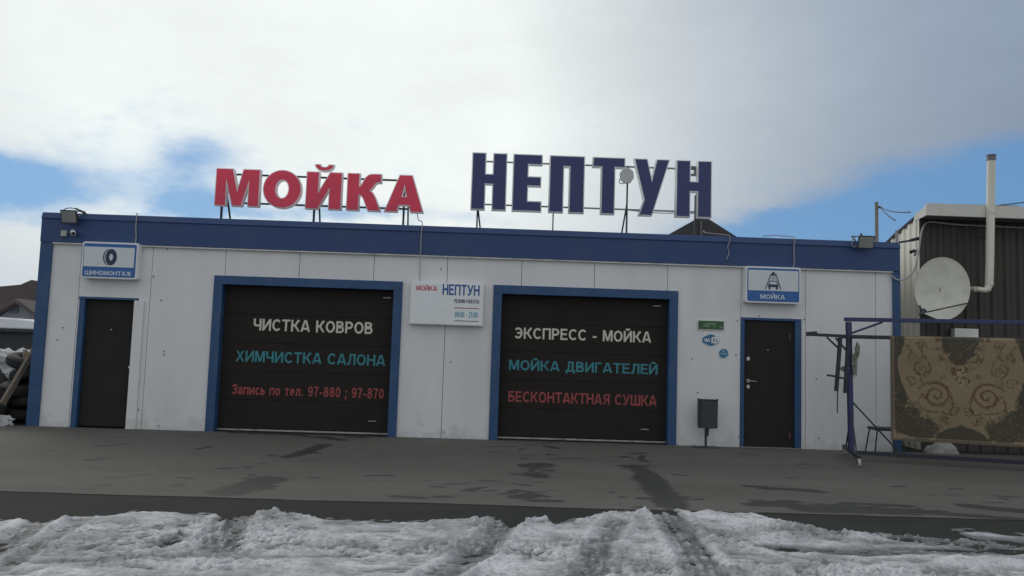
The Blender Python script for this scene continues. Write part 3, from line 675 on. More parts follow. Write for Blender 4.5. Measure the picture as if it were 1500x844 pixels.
# ------------------------------------------------------------------ rooftop signs
YS = .34
def arc(cx, cy, rx, ry, a0, a1, n): return [(cx+rx*math.cos(math.radians(a0+(a1-a0)*k/n)), cy+ry*math.sin(math.radians(a0+(a1-a0)*k/n))) for k in range(n+1)]
LET = {
 'М': [[(0,0),(0,1),(.37,1),(.5,.36),(.63,1),(1,1),(1,0),(.77,0),(.77,.74),(.60,0),(.40,0),(.23,.74),(.23,0)]],
 'О': [arc(.5,.5,.5,.515,0,348,28), arc(.5,.5,.19,.27,0,-348,28)],
 'Й': [[(0,0),(0,1),(.33,1),(.33,.40),(.67,1),(1,1),(1,0),(.67,0),(.67,.60),(.33,0)]],
 'breve': [arc(.5,1.0,.5,.95,180,360,14) + arc(.5,1.0,.26,.45,360,180,14)],
 'К': [[(0,0),(0,1),(.34,1),(.34,.63),(.40,.66),(.46,.76),(.54,.90),(.64,.98),(.76,1.0),(1,1.0),(1,.79),(.90,.79),(.83,.75),(.76,.64),(.66,.55),(.76,.48),(.84,.36),(1,0),(.65,0),(.50,.32),(.43,.41),(.34,.43),(.34,0)]],
 'А': [[(0,0),(.37,1),(.70,1),(1.02,0),(.70,0),(.645,.185),(.36,.185),(.31,0)], [(.425,.40),(.585,.40),(.505,.76)]],
 'Н': [[(0,0),(0,1),(.37,1),(.37,.62),(.63,.62),(.63,1),(1,1),(1,0),(.63,0),(.63,.46),(.37,.46),(.37,0)]],
 'Е': [[(0,0),(0,1),(1,1),(1,.845),(.50,.845),(.50,.60),(.97,.60),(.97,.455),(.50,.455),(.50,.155),(1,.155),(1,0)]],
 'П': [[(0,0),(0,1),(1,1),(1,0),(.60,0),(.60,.83),(.38,.83),(.38,0)]],
 'Т': [[(.29,0),(.29,.85),(0,.85),(0,1),(1,1),(1,.85),(.68,.85),(.68,0)]],
 'У': [[(.17,0),(.31,.27),(0,1),(.35,1),(.51,.58),(.66,1),(1,1),(.51,0)]],
}
def big_letter(root, ch, X0, X1, Z0, Z1, m_, sl_=0.0, body=.10, border=.016, yfront=YS, border_mat=None):
    loops = [[(X0+x*(X1-X0), Z0+z*(Z1-Z0)) for x, z in lp] for lp in LET[ch]]
    me = outline_mesh(loops, border, body/2); bm = bmesh.new(); bm.from_mesh(me); bpy.data.meshes.remove(me)
    for v in bm.verts: v.co = Vector((v.co.x, yfront+body/2-v.co.z, v.co.y))
    L = obj('letter', bm, letter_white, root, recalc=True)
    me = outline_mesh(loops, 0, .004); bm = bmesh.new(); bm.from_mesh(me); bpy.data.meshes.remove(me)
    for v in bm.verts: v.co = Vector((v.co.x, yfront-.005-v.co.z, v.co.y))
    obj('letter_face', bm, m_, L)
    return L
def z1(px, py, o, s): return (o[0]+px/s, o[1]+py/s)
# red word
S1o, S1s = (290, 200), 4.054
def p1(x, y, Y=YS): return onY(*z1(x, y, S1o, S1s), Y)
s1 = empty('rooftop_sign', p1(690, 500, .5), 'red rooftop letters with white edges on a low steel frame', 'sign')
zt, zb = np.mean([p1(150, 192).z, p1(1230, 234).z]), np.mean([p1(130, 402).z, p1(1300, 452).z])
for ch, a, b in (('М', (107, 300), (362, 300)), ('О', (390, 312), (610, 312)), ('Й', (645, 320), (850, 320)), ('К', (888, 330), (1083, 330)), ('А', (1115, 345), (1333, 345))):
    big_letter(s1, ch, p1(*a).x, p1(*b).x, zb, zt, red_face, border=.014)
q0, q1 = p1(700, 168), p1(802, 206); big_letter(s1, 'breve', q0.x, q1.x, q1.z, q0.z, red_face, border=.014)
for yz in ((230, 262), (396, 432)):
    a, b = p1(215, yz[0], YS+.15), p1(1250, yz[1], YS+.15); bm = bmesh.new(); beam(bm, (a.x, YS+.13, (a.z+b.z)/2), (b.x, YS+.13, (a.z+b.z)/2), .028)
    obj('rail', bm, dark_steel, s1)
for x, dx in ((140, 42), (690, 20), (1222, 14)):
    a = p1(x, 440, YS+.13); bm = bmesh.new(); beam(bm, (a.x, YS+.13, 3.05), (a.x, YS+.13, a.z+.34), .032); obj('support_post', bm, dark_steel, s1)
    c = p1(x+dx, 470, YS+.5); bm = bmesh.new(); beam(bm, (c.x+.02, YS+.75, 3.05), (a.x+.06, YS+.15, a.z+.30), .026); obj('support_brace', bm, dark_steel, s1)
# navy word
S2o, S2s = (660, 200), 3.409
def p2(x, y, Y=YS): return onY(*z1(x, y, S2o, S2s), Y)
s2 = empty('rooftop_sign', p2(700, 470, .5), 'tall navy rooftop letters with white edges on thin grey rails', 'sign')
zt, zb = np.mean([p2(140, 88).z, p2(1215, 121).z]), np.mean([p2(135, 362).z, p2(1215, 398).z])
for ch, a, b in (('Н', 108, 275), ('Е', 314, 452), ('П', 497, 664), ('Т', 712, 866), ('У', 919, 1088), ('Н', 1131, 1300)):
    big_letter(s2, ch, p2(a, 240).x, p2(b, 240).x, zb, zt, navy_face, border=.017)
for ya, yb in ((128, 160), (338, 378)):
    a, b = p2(150, ya, YS+.13), p2(1215, yb, YS+.13); bm = bmesh.new(); beam(bm, (a.x, YS+.13, (a.z+b.z)/2), (b.x, YS+.13, (a.z+b.z)/2), .024)
    obj('rail', bm, grey_steel, s2)
bm = bmesh.new(); a, b = p2(820, 360, YS+.2), p2(1215, 384, YS+.2); tube(bm, smooth_path([a, (a+b)/2+Vector((0, 0, -.03)), b], 6), .007, 6); obj('sign_cable', bm, cable_grey, s2)
for x, dx in ((133, 12), (512, 0), (880, -6), (1221, 0)):
    a = p2(x, 400, YS+.13); top = a.z+(.35 if x != 880 else .1)
    bm = bmesh.new(); beam(bm, (a.x, YS+.13, 3.05), (a.x, YS+.13, top), .026 if x != 512 else .02); obj('support_post', bm, dark_steel, s2)
    if dx: bm = bmesh.new(); beam(bm, (a.x+dx*.008, YS+.7, 3.05), (a.x, YS+.15, a.z+.2), .022); obj('support_brace', bm, dark_steel, s2)
a = p2(1215, 155, YS+.13); b = p2(1215, 193, YS+.13)
bm = bmesh.new(); beam(bm, (a.x-.05, YS+.12, a.z), (a.x+.03, YS+.12, a.z), .035); beam(bm, (a.x+.02, YS+.12, a.z+.0), (a.x+.02, YS+.12, b.z), .04); beam(bm, (a.x-.05, YS+.12, b.z), (a.x+.03, YS+.12, b.z), .035)
obj('rail_bracket', bm, mat('bracket_grey', (.20, .22, .22), .6, metal=.3), s2)

# ------------------------------------------------------------------ roof antenna, cables
YA = .12
c = p2(880, 196, YA); an = empty('antenna', (c.x, YA+.05, 3.05), 'pale eight-sided flat antenna on a thin roof mast between two navy letters', 'antenna')
bm = bmesh.new(); loop = [(c.x+.125*math.cos(math.radians(22+45*k+8))*(.95), c.z+.135*math.sin(math.radians(22+45*k+8))) for k in range(8)]
prism(bm, loop, YA-.02, YA+.02); obj('antenna_panel', bm, mat('antenna_white', (.55, .57, .55), .45), an, bevel=.012)
obj('mast', TB([(c.x+.02, YA+.05, 3.0), (c.x+.02, YA+.05, c.z+.17)], .014, 8), dark_steel, an)
bm = bmesh.new(); tube(bm, smooth_path([(c.x-.06, YA, c.z-.06), (c.x-.12, YA-.01, c.z-.07), (c.x-.10, YA, c.z-.13), (c.x-.04, YA+.02, c.z-.12)], 5), .008, 6); obj('antenna_lead', bm, plastic_grey, an)

def cable(pts, r, m_, label, cat='cable', sub=5):
    o = obj('cable', TB(pts, r, 6, sub), m_, None, smooth=True); tag(o, label, cat); return o
def wallpts(l, Y): return [onY(x, y, Y) for x, y in l]
cable(wallpts([(201, 312), (200, 320), (199, 335), (199.5, 346), (198, 357)], -.085), .008, cable_grey, 'grey cable down the fascia above the tyre pictogram sign')
cable([p1(1302, 452, YS+.05), onY(613, 322, .15), onY(618.5, 326.5, -.08)] + wallpts([(617, 345), (616, 372), (615, 395), (615, 412)], -.085), .008, cable_grey, 'pale cable from the red roof letters down to the opening hours signboard')
cable([onY(1031, 338, .4), onY(1034, 341, .2), onY(1062, 344, .0), onY(1068, 345, -.085)] + wallpts([(1069, 352), (1066, 362), (1068, 371), (1064, 380)], -.085), .007, cable_grey, 'thin loose cable with a frayed end hanging on the fascia below the last navy letter')
cable([onY(1117, 346, .1), onY(1135, 345, .05), onY(1160, 347, -.05), onY(1163.5, 349, -.085)] + wallpts([(1163, 365), (1163.5, 380), (1162, 393)], -.085), .008, cable_grey, 'grey cable over the roof edge down to the wash pictogram sign')

# ------------------------------------------------------------------ lightbox signs
def lightbox(corners, label, panel, words, wq, zoom):
    TL, TR, BR, BL = corners; YB = -.15
    P_ = [onY(*c_, YB) for c_ in corners]
    X0, X1, Z0, Z1 = (P_[0].x+P_[3].x)/2, (P_[1].x+P_[2].x)/2, (P_[2].z+P_[3].z)/2, (P_[0].z+P_[1].z)/2
    root = empty('lightbox_sign', ((X0+X1)/2, 0, Z0), label, 'sign')
    obj('casing', PR([rrect(X0, X1, Z0, Z1, .035)], YB, -.003), sign_white, root, bevel=.006)
    e = .026; obj('sign_face', PR([rrect(X0+e, X1-e, Z0+e, Z1-e, .02)], YB-.004, YB+.01), sign_blue, root)
    o, s = zoom
    q = [onY(*z1(x, y, o, s), YB) for x, y in panel]
    px0, px1, pz0, pz1 = (q[0].x+q[3].x)/2, (q[1].x+q[2].x)/2, (q[2].z+q[3].z)/2, (q[0].z+q[1].z)/2
    obj('white_panel', PR([rrect(px0, px1, pz0, pz1, .012, 3)], YB-.007, YB-.002), sign_grey, root)
    L = [z1(x, y, o, s) for x, y in wq]
    obj('lettering', text(words, *zspan(L[0][0], L[0][1], L[1][1], L[2][0], L[2][1], L[3][1], YB-.0045), YB-.0045, .02, .003), mat('sign_letter_pale', (.60, .68, .74), .4), root)
    return root, YB, (px0, px1, pz0, pz1)
zo = ((115, 350), 12.98)
root, YB, (a, b, c, d) = lightbox([(120, 353.6), (203, 356.4), (200, 410.6), (118.8, 406.4)], 'blue and white lightbox with a tyre pictogram above the left entrance door', [(115, 150), (1080, 170), (1045, 550), (98, 520)], 'ШИНОМОНТАЖ', [(122, 598), (122, 688), (1005, 625), (1005, 702)], zo)
cx = onY(*z1(625, 355, *zo), YB).x; cz = (c+d)/2; h = (d-c)
bm = bmesh.new(); Y0, Y1 = YB-.0095, YB-.0065
ring_prism(bm, cx, cz, (h*.285, h*.41), (h*.20, h*.32), Y0, Y1); ring_prism(bm, cx, cz, (h*.185, h*.30), (h*.095, h*.175), Y0, Y1)
ring_prism(bm, cx, cz, (h*.203, h*.325), (h*.182, h*.295), Y0+.001, Y1)
A_ = ell(cx-h*.04, cz, h*.30, h*.41, 22, 100, 262)
for k in range(0, 21):
    p, q = A_[k], A_[k+1]; w = .055 if k % 2 else .085
    prism(bm, [p, q, (q[0]-h*w*.9, q[1]), (p[0]-h*w*.9, p[1])], Y0, Y1)
obj('tyre_pictogram', bm, sign_navy, root)
zo = ((1090, 385), 12.99)
root, YB, (a, b, c, d) = lightbox([(1092.6, 389), (1173.2, 393), (1173, 446), (1092, 442.8)], 'blue and white lightbox with a car wash pictogram above the right entrance door', [(80, 130), (1030, 165), (1030, 552), (78, 520)], 'МОЙКА', [(310, 592), (310, 685), (775, 620), (775, 700)], zo)
def zp(x, y): p = onY(*z1(x, y, *zo), YB); return p.x, p.z
bm = bmesh.new(); Y0, Y1 = YB-.0095, YB-.0065
def ln(p, q, w, dy=0):
    p = Vector(zp(*p)); q = Vector(zp(*q)); n_ = (q-p).normalized(); n_ = Vector((-n_.y, n_.x))*w/2
    prism(bm, [tuple(p+n_), tuple(q+n_), tuple(q-n_), tuple(p-n_)], Y0-dy, Y1)
ln((500, 240), (400, 500), .014); ln((610, 250), (695, 515), .014, .001)
prism(bm, [zp(495, 240), zp(500, 212), zp(612, 218), zp(612, 248)], Y0-.002, Y1); prism(bm, [(lambda t: zp(553+26*math.cos(t), 200+26*math.sin(t)))(2*math.pi*k/12) for k in range(12)], Y0-.003, Y1)
ln((553, 250), (548, 335), .007); ln((530, 262), (518, 318), .006); ln((578, 262), (590, 322), .006)
ln((490, 348), (612, 354), .012, .001); ln((492, 350), (470, 412), .012); ln((612, 356), (636, 416), .012)
prism(bm, [zp(455, 408), zp(645, 418), zp(645, 468), zp(455, 458)], Y0-.002, Y1)
prism(bm, [zp(460, 452), zp(496, 456), zp(494, 508), zp(464, 506)], Y0-.003, Y1); prism(bm, [zp(602, 462), zp(636, 464), zp(634, 516), zp(602, 512)], Y0-.003, Y1)
obj('car_wash_pictogram', bm, sign_navy, root)

# opening hours board
zo = ((590, 400), 9.377); YB = -.11
def zq(x, y): return onY(*z1(x, y, *zo), YB)
P_ = [zq(105, 118), zq(1120, 155), zq(1095, 730), zq(95, 702)]
X0, X1, Z0, Z1 = (P_[0].x+P_[3].x)/2, (P_[1].x+P_[2].x)/2, (P_[2].z+P_[3].z)/2, (P_[0].z+P_[1].z)/2
root = empty('signboard', ((X0+X1)/2, 0, Z0), 'white opening hours signboard on the wall between the two garage doors', 'sign')
obj('casing', B((X0, X1, YB, -.003, Z0, Z1)), sign_white, root, bevel=.006)
obj('sign_face', B((X0+.015, X1-.022, YB-.004, YB+.01, Z0+.015, Z1-.015)), mat('board_face', (.80, .83, .85), .35, var=.05), root)
def bt(s, xa, ta, ba, xb, tb, bb, m_, bold):
    A, Bp, C_, D_ = zq(xa, ta), zq(xa, ba), zq(xb, tb), zq(xb, bb)
    obj('lettering', text(s, (A.x+Bp.x)/2, (C_.x+D_.x)/2, (Bp.z+D_.z)/2, (A.z+C_.z)/2, YB-.0045, bold, .002), m_, root)
bt('МОЙКА', 188, 170, 238, 470, 182, 248, sign_red, .05)
bt('НЕПТУН', 548, 152, 300, 1055, 168, 316, sign_cobalt, .05)
bt('РЕЖИМ РАБОТЫ', 708, 358, 412, 1048, 368, 420, sign_navy, .04)
bt('09:00 - 21:00', 716, 528, 608, 1028, 540, 614, sign_teal, .04)
for ya, yb in ((478, 490), (655, 667)):
    A, C_ = zq(706, ya), zq(1046, yb); obj('rule_line', B((A.x, C_.x, YB-.006, YB-.003, (A.z+C_.z)/2-.007, (A.z+C_.z)/2+.007)), sign_brown, root)
del zp

# small signs and stickers
zo = ((1015, 465), 12.98)
def zr(x, y, Y=-.004): p = onY(*z1(x, y, *zo), Y); return p.x, p.z
a, b = zr(85, 48), zr(592, 252); root = empty('wall_plate', ((a[0]+b[0])/2, 0, b[1]), 'small dark green plate with pale border on the wall right of the garage door', 'sign')
obj('plate', B((a[0], b[0], -.018, -.003, b[1], a[1])), plate_white, root)
obj('green_field', B((a[0]+.010, b[0]-.010, -.021, -.017, b[1]+.010, a[1]-.010)), green_plate, root)
bm = bmesh.new()
for x0_, x1_, y_ in ((235, 285, 122), (300, 345, 125), (352, 425, 128), (195, 250, 163), (256, 310, 165), (385, 415, 175), (510, 545, 190)):
    p, q = zr(x0_, y_-9), zr(x1_, y_+9); box(bm, p[0], q[0], -.0235, -.0205, q[1], p[1])
obj('lettering', bm, mat('plate_letter', (.38, .45, .38), .5), root)
def circ(cx, cy, r, n=24): return [zr(cx+r*math.cos(2*math.pi*k/n), cy-r*math.sin(2*math.pi*k/n)) for k in range(n)]
c0 = zr(340, 540); root = empty('wall_sticker', (c0[0], 0, c0[1]), 'blue cloud-shaped wireless internet sticker under the green plate', 'sticker')
obj('backing', PR([[zr(x, y) for x, y in ((165, 440), (180, 375), (230, 345), (270, 325), (340, 308), (420, 330), (460, 350), (505, 390), (515, 440), (500, 490), (450, 515), (400, 540), (340, 552), (270, 535), (220, 510), (180, 480))]], -.007, -.003), sticker_pale, root)
obj('blue_cloud', PR([[zr(x, y) for x, y in ((180, 440), (192, 385), (235, 360), (262, 352), (285, 335), (340, 322), (395, 338), (420, 360), (420, 500), (400, 525), (340, 540), (285, 525), (258, 502), (225, 495), (192, 478))]], -.010, -.005), sticker_blue, root)
obj('pale_field', PR([[zr(x, y) for x, y in ((352, 385), (372, 372), (455, 372), (488, 395), (497, 440), (485, 478), (450, 495), (350, 492))]], -.013, -.008), plate_white, root)
A, Bp = zr(215, 400), zr(325, 472); obj('lettering', text('Wi', A[0], Bp[0], Bp[1], A[1], -.0105, .05, .002), plate_white, root)
A, Bp = zr(380, 402), zr(465, 478); obj('lettering', text('Fi', A[0], Bp[0], Bp[1], A[1], -.0135, .05, .002), sticker_blue, root)
c0 = zr(582, 775); root = empty('wall_sticker', (c0[0], 0, c0[1]), 'small round blue sticker with pale rim on the wall left of the right entrance door', 'sticker')
obj('rim', PR([circ(582, 685, 100)], -.007, -.003), sticker_pale, root); obj('disc', PR([circ(582, 685, 84)], -.010, -.005), mat('sticker_teal', (.03, .20, .34), .4, var=.15), root)
bm = bmesh.new()
for x0_, x1_, y_ in ((530, 570, 690), (580, 640, 693), (560, 600, 640)):
    p, q = zr(x0_, y_-9), zr(x1_, y_+9); box(bm, p[0], q[0], -.012, -.0095, q[1], p[1])
obj('lettering', bm, sticker_pale, root)

# ------------------------------------------------------------------ floodlights, cameras
def floodlight(px, py, label, wpx, hpx):
    Y = -.26; c = onY(px, py, Y); s = -(CAM.y-Y)/FPX; w = wpx*s/2; h = hpx*s/2
    root = empty('floodlight', (c.x, -.06, c.z-h), label, 'lamp', 'floodlights on the fascia')
    tl = .07
    bm = bmesh.new()   # housing: deep tray, face tilted downwards
    F = [(c.x-w, Y+tl, c.z-h), (c.x+w, Y+tl, c.z-h), (c.x+w, Y, c.z+h), (c.x-w, Y, c.z+h)]
    K = [(c.x-w*.8, Y+tl+.05, c.z-h*.5), (c.x+w*.8, Y+tl+.05, c.z-h*.5), (c.x+w*.8, Y+.08, c.z+h*.9), (c.x-w*.8, Y+.08, c.z+h*.9)]
    f = [bm.verts.new(p) for p in F]; k = [bm.verts.new(p) for p in K]
    bm.faces.new(f); bm.faces.new(k[::-1])
    for i in range(4): bm.faces.new((f[i], k[i], k[(i+1)%4], f[(i+1)%4]))
    obj('housing', bm, dark_steel, root, bevel=.004)
    n_ = Vector((0, -2*h, -tl)).normalized(); e = .018
    bm = bmesh.new(); P = [Vector(F[0])+Vector((e, 0, e)), Vector(F[1])+Vector((-e, 0, e)), Vector(F[2])+Vector((-e, 0, -e)), Vector(F[3])+Vector((e, 0, -e))]
    for i in (0, 1): P[i].y = Y+tl*(1-e/(2*h))
    for i in (2, 3): P[i].y = Y+tl*e/(2*h)
    a_ = [bm.verts.new(p+n_*.006) for p in P]; b_2 = [bm.verts.new(p-n_*.004) for p in P]
    bm.faces.new(a_); bm.faces.new(b_2[::-1])
    for i in range(4): bm.faces.new((a_[i], b_2[i], b_2[(i+1)%4], a_[(i+1)%4]))
    obj('lamp_glass', bm, glass, root)
    bm = bmesh.new()
    for sx in (-1, 1): beam(bm, (c.x+sx*(w+.008), Y+.06, c.z), (c.x+sx*(w+.008), -.02, c.z+h+.02), .012, .02)
    beam(bm, (c.x-w-.008, -.03, c.z+h+.02), (c.x+w+.008, -.03, c.z+h+.02), .02, .012)
    beam(bm, (c.x, -.05, c.z+h+.06), (c.x+.10, .1, c.z+h+.0), .022); obj('bracket', bm, dark_steel, root)
    return root, c
root, c = floodlight(99, 317, 'dark floodlight at the left end of the blue fascia above the white camera', 24, 19)
obj('lead', TB([(c.x-.10, -.2, c.z+.11), (c.x-.04, -.16, c.z+.145), (c.x+.06, -.1, c.z+.14), (c.x+.16, -.06, c.z+.10)], .007, 6, 5), cable_black, root)
root, c = floodlight(1270.5, 354.5, 'dark floodlight at the right end of the blue fascia near the cream gable', 25, 19)
obj('lead', TB([(c.x-.12, -.16, c.z+.10), (c.x-.17, -.12, c.z+.05), (c.x-.16, -.1, c.z-.05), (c.x-.10, -.12, c.z-.06)], .008, 6, 5), cable_grey, root)

p = onY(93.3, 342, -.09); o = obj('junction_box', PR([rrect(p.x-.042, p.x+.042, p.z-.045, p.z+.045, .01, 3)], -.10, -.054), plastic_grey, None, bevel=.006)
tag(o, 'small square grey junction box on the fascia left of the white camera', 'junction box')
p = onY(108, 341, -.14); root = empty('security_camera', (p.x, -.06, p.z-.05), 'small white bullet security camera under the left floodlight', 'camera')
d = Vector((.45, -.75, -.28)).normalized(); a = Vector((p.x-.02, -.12, p.z+.005))
obj('body', TB([a-d*.06, a-d*.055, a+d*.07, a+d*.075], [.028, .036, .036, .030], 14), sign_white, root, smooth=True)
obj('lens', TB([a+d*.0755, a+d*.082], [.028, .026], 12), cable_black, root, smooth=True)
obj('mount', TB([a-d*.03, (a.x-.02, -.055, a.z+.01)], [.014, .024], 8), sign_white, root, smooth=True)

# ------------------------------------------------------------------ litter bin
YBN = -.24; c = onY(1037, 606, YBN); g0 = onY(1033, 656, YBN); root = empty('litter_bin', (c.x, YBN, 0), 'dark grey rounded litter bin on a short post beside the right entrance door', 'bin')
bm = bmesh.new(); w, hb = .145, .215
prof = [(-w, .07), (-w, -.03), (-w*.8, -.085), (-w*.4, -.11), (0, -.118), (w*.4, -.11), (w*.8, -.085), (w, -.03), (w, .07)]
lo = [bm.verts.new((c.x+x*.97, YBN+y, c.z-hb)) for x, y in prof]; hi = [bm.verts.new((c.x+x, YBN+y, c.z+hb)) for x, y in prof]
for i in range(len(prof)-1): bm.faces.new((lo[i], lo[i+1], hi[i+1], hi[i]))
bm.faces.new((lo[-1], lo[0], hi[0], hi[-1])); bm.faces.new(lo[::-1])
li = [bm.verts.new((c.x+x*.9, YBN+y*.85, c.z+hb)) for x, y in prof]; ld = [bm.verts.new((c.x+x*.88, YBN+y*.85, c.z-hb+.03)) for x, y in prof]
n = len(prof)
for i in range(n):
    j = (i+1) % n; bm.faces.new((hi[i], hi[j], li[j], li[i])); bm.faces.new((li[i], li[j], ld[j], ld[i]))
bm.faces.new(ld)
obj('bin_body', bm, bin_grey, root, smooth=True)
bm = bmesh.new(); tube(bm, [(c.x+x*1.02, YBN+y*1.03, c.z+hb) for x, y in prof], .008, 6); obj('rim', bm, bin_grey, root, smooth=True)
obj('post', TB([(c.x-.02, YBN+.03, .01), (c.x-.02, YBN+.03, c.z-hb+.02)], .020, 8), dark_steel, root)
obj('bracket', TB([(c.x-.015, YBN+.0, c.z-hb-.12), (c.x-.01, YBN+.0, c.z-hb-.0)], [.028, .032], 8), dark_steel, root)
obj('foot_plate', B((c.x-.20, c.x+.16, YBN-.06, YBN+.14, .005, .018)), dark_steel, root)

# ------------------------------------------------------------------ right-hand workshop
YW = .42
wc = onY(1347, 400, YW).x
wsh = empty('workshop_building', (wc+3, 3, 0), 'taller dark brown workshop with cream ribbed side wall and white eave', 'building')
def ribbed(bm, x0, x1, z0f, z1f, Y, pitch=.20, dep=.022, axis='x'):
    """trapezoid sheet profile along x (or y), top height from z1f"""
    pts = []; x = x0
    while x < x1:
        for t, d_ in ((0, 0), (.30, 0), (.42, -dep), (.72, -dep), (.88, 0)):
            xx = x+t*pitch
            if xx <= x1: pts.append((xx, d_))
        x += pitch
    pts.append((x1, 0)); rows = []
    for xx, d_ in pts:
        if axis == 'x': rows.append((bm.verts.new((xx, Y+d_, z0f)), bm.verts.new((xx, Y+d_, z1f(xx)))))
        else: rows.append((bm.verts.new((Y+d_, xx, z0f)), bm.verts.new((Y+d_, xx, z1f(xx)))))
    for a_, b_2 in zip(rows, rows[1:]): bm.faces.new((a_[0], b_2[0], b_2[1], a_[1]))
eA, eB = onY(1355.3, 298, .06), onY(1355.3, 316, .06); ZE = eA.z; hE = eA.z-eB.z
slope = .30
def roofz(y): return ZE-.03 - slope*(y-.06)
bm = bmesh.new(); ribbed(bm, wc, wc+8, 0, lambda x: ZE-.06, YW, .22, .03); obj('front_wall', bm, brown_sheet, wsh)
bm = bmesh.new(); ribbed(bm, YW, 7, 0, lambda y: roofz(y)-.002, wc, .19, .02, 'y'); obj('side_wall', bm, cream_sheet, wsh)
obj('corner_flashing', B((wc-.012, wc+.07, YW-.045, YW-.033, 0, ZE-.08)), mat('flashing_brown', (.05, .042, .038), .5), wsh)
bm = bmesh.new(); xa, xb = eA.x, wc+8.3; xr = wc-.028
v = [bm.verts.new(p) for p in ((xr, .06, ZE-.035), (xb, .06, ZE-.035), (xb, 7.2, roofz(7.2)), (xr, 7.2, roofz(7.2)), (xr, .06, ZE-.005), (xb, .06, ZE-.005), (xb, 7.2, roofz(7.2)+.03), (xr, 7.2, roofz(7.2)+.03))]
for f in ((0,3,2,1),(4,5,6,7),(0,1,5,4),(1,2,6,5),(2,3,7,6),(3,0,4,7)): bm.faces.new([v[i] for i in f])
obj('roof', bm, slate_dark, wsh)
bm = bmesh.new()   # snow lying on the roof, its edge seen along the verge
ys_ = np.linspace(.1, 7.1, 40)
for i in range(39):
    for x0_, x1_ in ((xr+.004, xr+1.5), (xr+1.5, xb-.02)):
        t0, t1 = .02+.018*mnoise.noise((ys_[i]*3, 0, 0)), .02+.018*mnoise.noise((ys_[i+1]*3, 0, 0))
        vs = [bm.verts.new(p) for p in ((x0_, ys_[i], roofz(ys_[i])+.028+t0), (x1_, ys_[i], roofz(ys_[i])+.04+t0), (x1_, ys_[i+1], roofz(ys_[i+1])+.04+t1), (x0_, ys_[i+1], roofz(ys_[i+1])+.028+t1))]
        bm.faces.new(vs)
obj('roof_snow', bm, snow_white, wsh)
obj('eave_fascia', B((xa, xb, .02, .057, ZE-hE, ZE)), fascia_white, wsh, bevel=.004)
obj('soffit', B((xa+.005, xb, .06, YW-.05, ZE-hE+.004, ZE-hE+.02)), mat('soffit_grey', (.20, .19, .18), .7), wsh)
bm = bmesh.new()   # verge board along the cream gable
v = []
for x_ in (xa-.0, xa+.02):
    v += [bm.verts.new(p) for p in ((x_, .06, ZE-hE+.0), (x_, .06, ZE-.036), (x_, .40, roofz(.40)-.005), (x_, .40, roofz(.40)-.10))]
for f in ((0,1,2,3),(7,6,5,4),(0,4,5,1),(1,5,6,2),(2,6,7,3),(3,7,4,0)): bm.faces.new([v[i] for i in f])
obj('verge_board', bm, fascia_white, wsh)
# flue pipe with elbow
YP = -.02
pts = [onY(1430, 423.5, YP+.0), onY(1441, 425.5, YP), onY(1446.5, 424, YP), onY(1449, 417, YP)] ; top = onY(1452, 233, YP)
bm = bmesh.new(); tube(bm, [Vector((pts[0].x, YP, pts[0].z)), pts[1], pts[2], pts[3]+Vector((0, 0, .02)), onY(1450, 380, YP), top], [.040, .046, .055, .062, .062, .062], 16)
fl = obj('flue_pipe', bm, pipe_cream, wsh, smooth=True)
for py in (312, 417):
    p = onY(1451.2 if py < 400 else 1449.2, py, YP); obj('pipe_clamp', TB([p-Vector((0, 0, .012)), p+Vector((0, 0, .012))], .067, 16), fascia_white, fl, smooth=True)
obj('flue_cap', TB([top-Vector((0, 0, .03)), top+Vector((0, 0, .045)), top+Vector((0, 0, .05)), top+Vector((0, 0, .065))], [.068, .068, .076, .076], 16), mat('flue_cap_grey', (.16, .16, .17), .4, metal=.6), fl, smooth=True)
bm = bmesh.new(); p = onY(1458, 340, .0); beam(bm, (p.x-.05, .02, p.z), (p.x+.05, .38, p.z-.02), .03); obj('pipe_strut', bm, grey_steel, fl)
bm = bmesh.new(); p = onY(1430, 423.5, YP); tube(bm, [(p.x, YP, p.z), (p.x-.06, YP+.2, p.z), (p.x-.06, YW, p.z)], .042, 12); obj('pipe_elbow', bm, pipe_cream, fl, smooth=True)
# things on the workshop wall
p = [onY(1397, 481, .30), onY(1432, 494.5, .30)]
o = obj('meter_box', B((p[0].x, p[1].x, .27, YW-.035, p[1].z-.04, p[0].z)), plate_white, None, bevel=.006); tag(o, 'small white box on the dark brown wall below the satellite dish', 'box')
cable(wallpts([(1306, 403), (1312, 409), (1320, 410.5), (1331, 406), (1340, 395), (1344, 378)], -.05)+[onY(1346, 365, .2), onY(1349, 345, .3), onY(1353, 332, .33), onY(1362, 325.5, .35), onY(1400, 329, .35), onY(1440, 331, .36), onY(1500, 334, .36), onY(1600, 338, .36)], .014, cable_grey, 'grey conduit curving from the blue corner post up under the white eave', 'conduit')
bm = bmesh.new(); a, b = onY(1318, 355, .05), onY(1347, 350.5, .38); beam(bm, a, b, .03); beam(bm, onY(1335, 352, .25), onY(1346, 349, .38), .045)
o = obj('steel_bracket', bm, dark_steel, None); tag(o, 'dark steel bracket bridging the gap from the blue fascia to the cream wall', 'bracket')
p = onY(1313.5, 345, .04); o = obj('pipe_stub', TB([(p.x, .04, Z_T-.3), (p.x, .04, p.z+.08)], .022, 8), grey_steel, None); tag(o, 'short grey pipe stub rising at the right end of the blue fascia', 'pipe')
root = empty('security_camera', onY(1336, 369, .2), 'tiny dark security camera on the conduit beside the cream side wall', 'camera')
a = onY(1334, 369.5, .1); b = onY(1342, 366, .2)
obj('body', TB([a, a+(b-a)*.6], .026, 10), cable_black, root, smooth=True); obj('mount', TB([a+(b-a)*.6, b, b+Vector((.0, .05, -.09))], .018, 8), cable_grey, root, smooth=True)

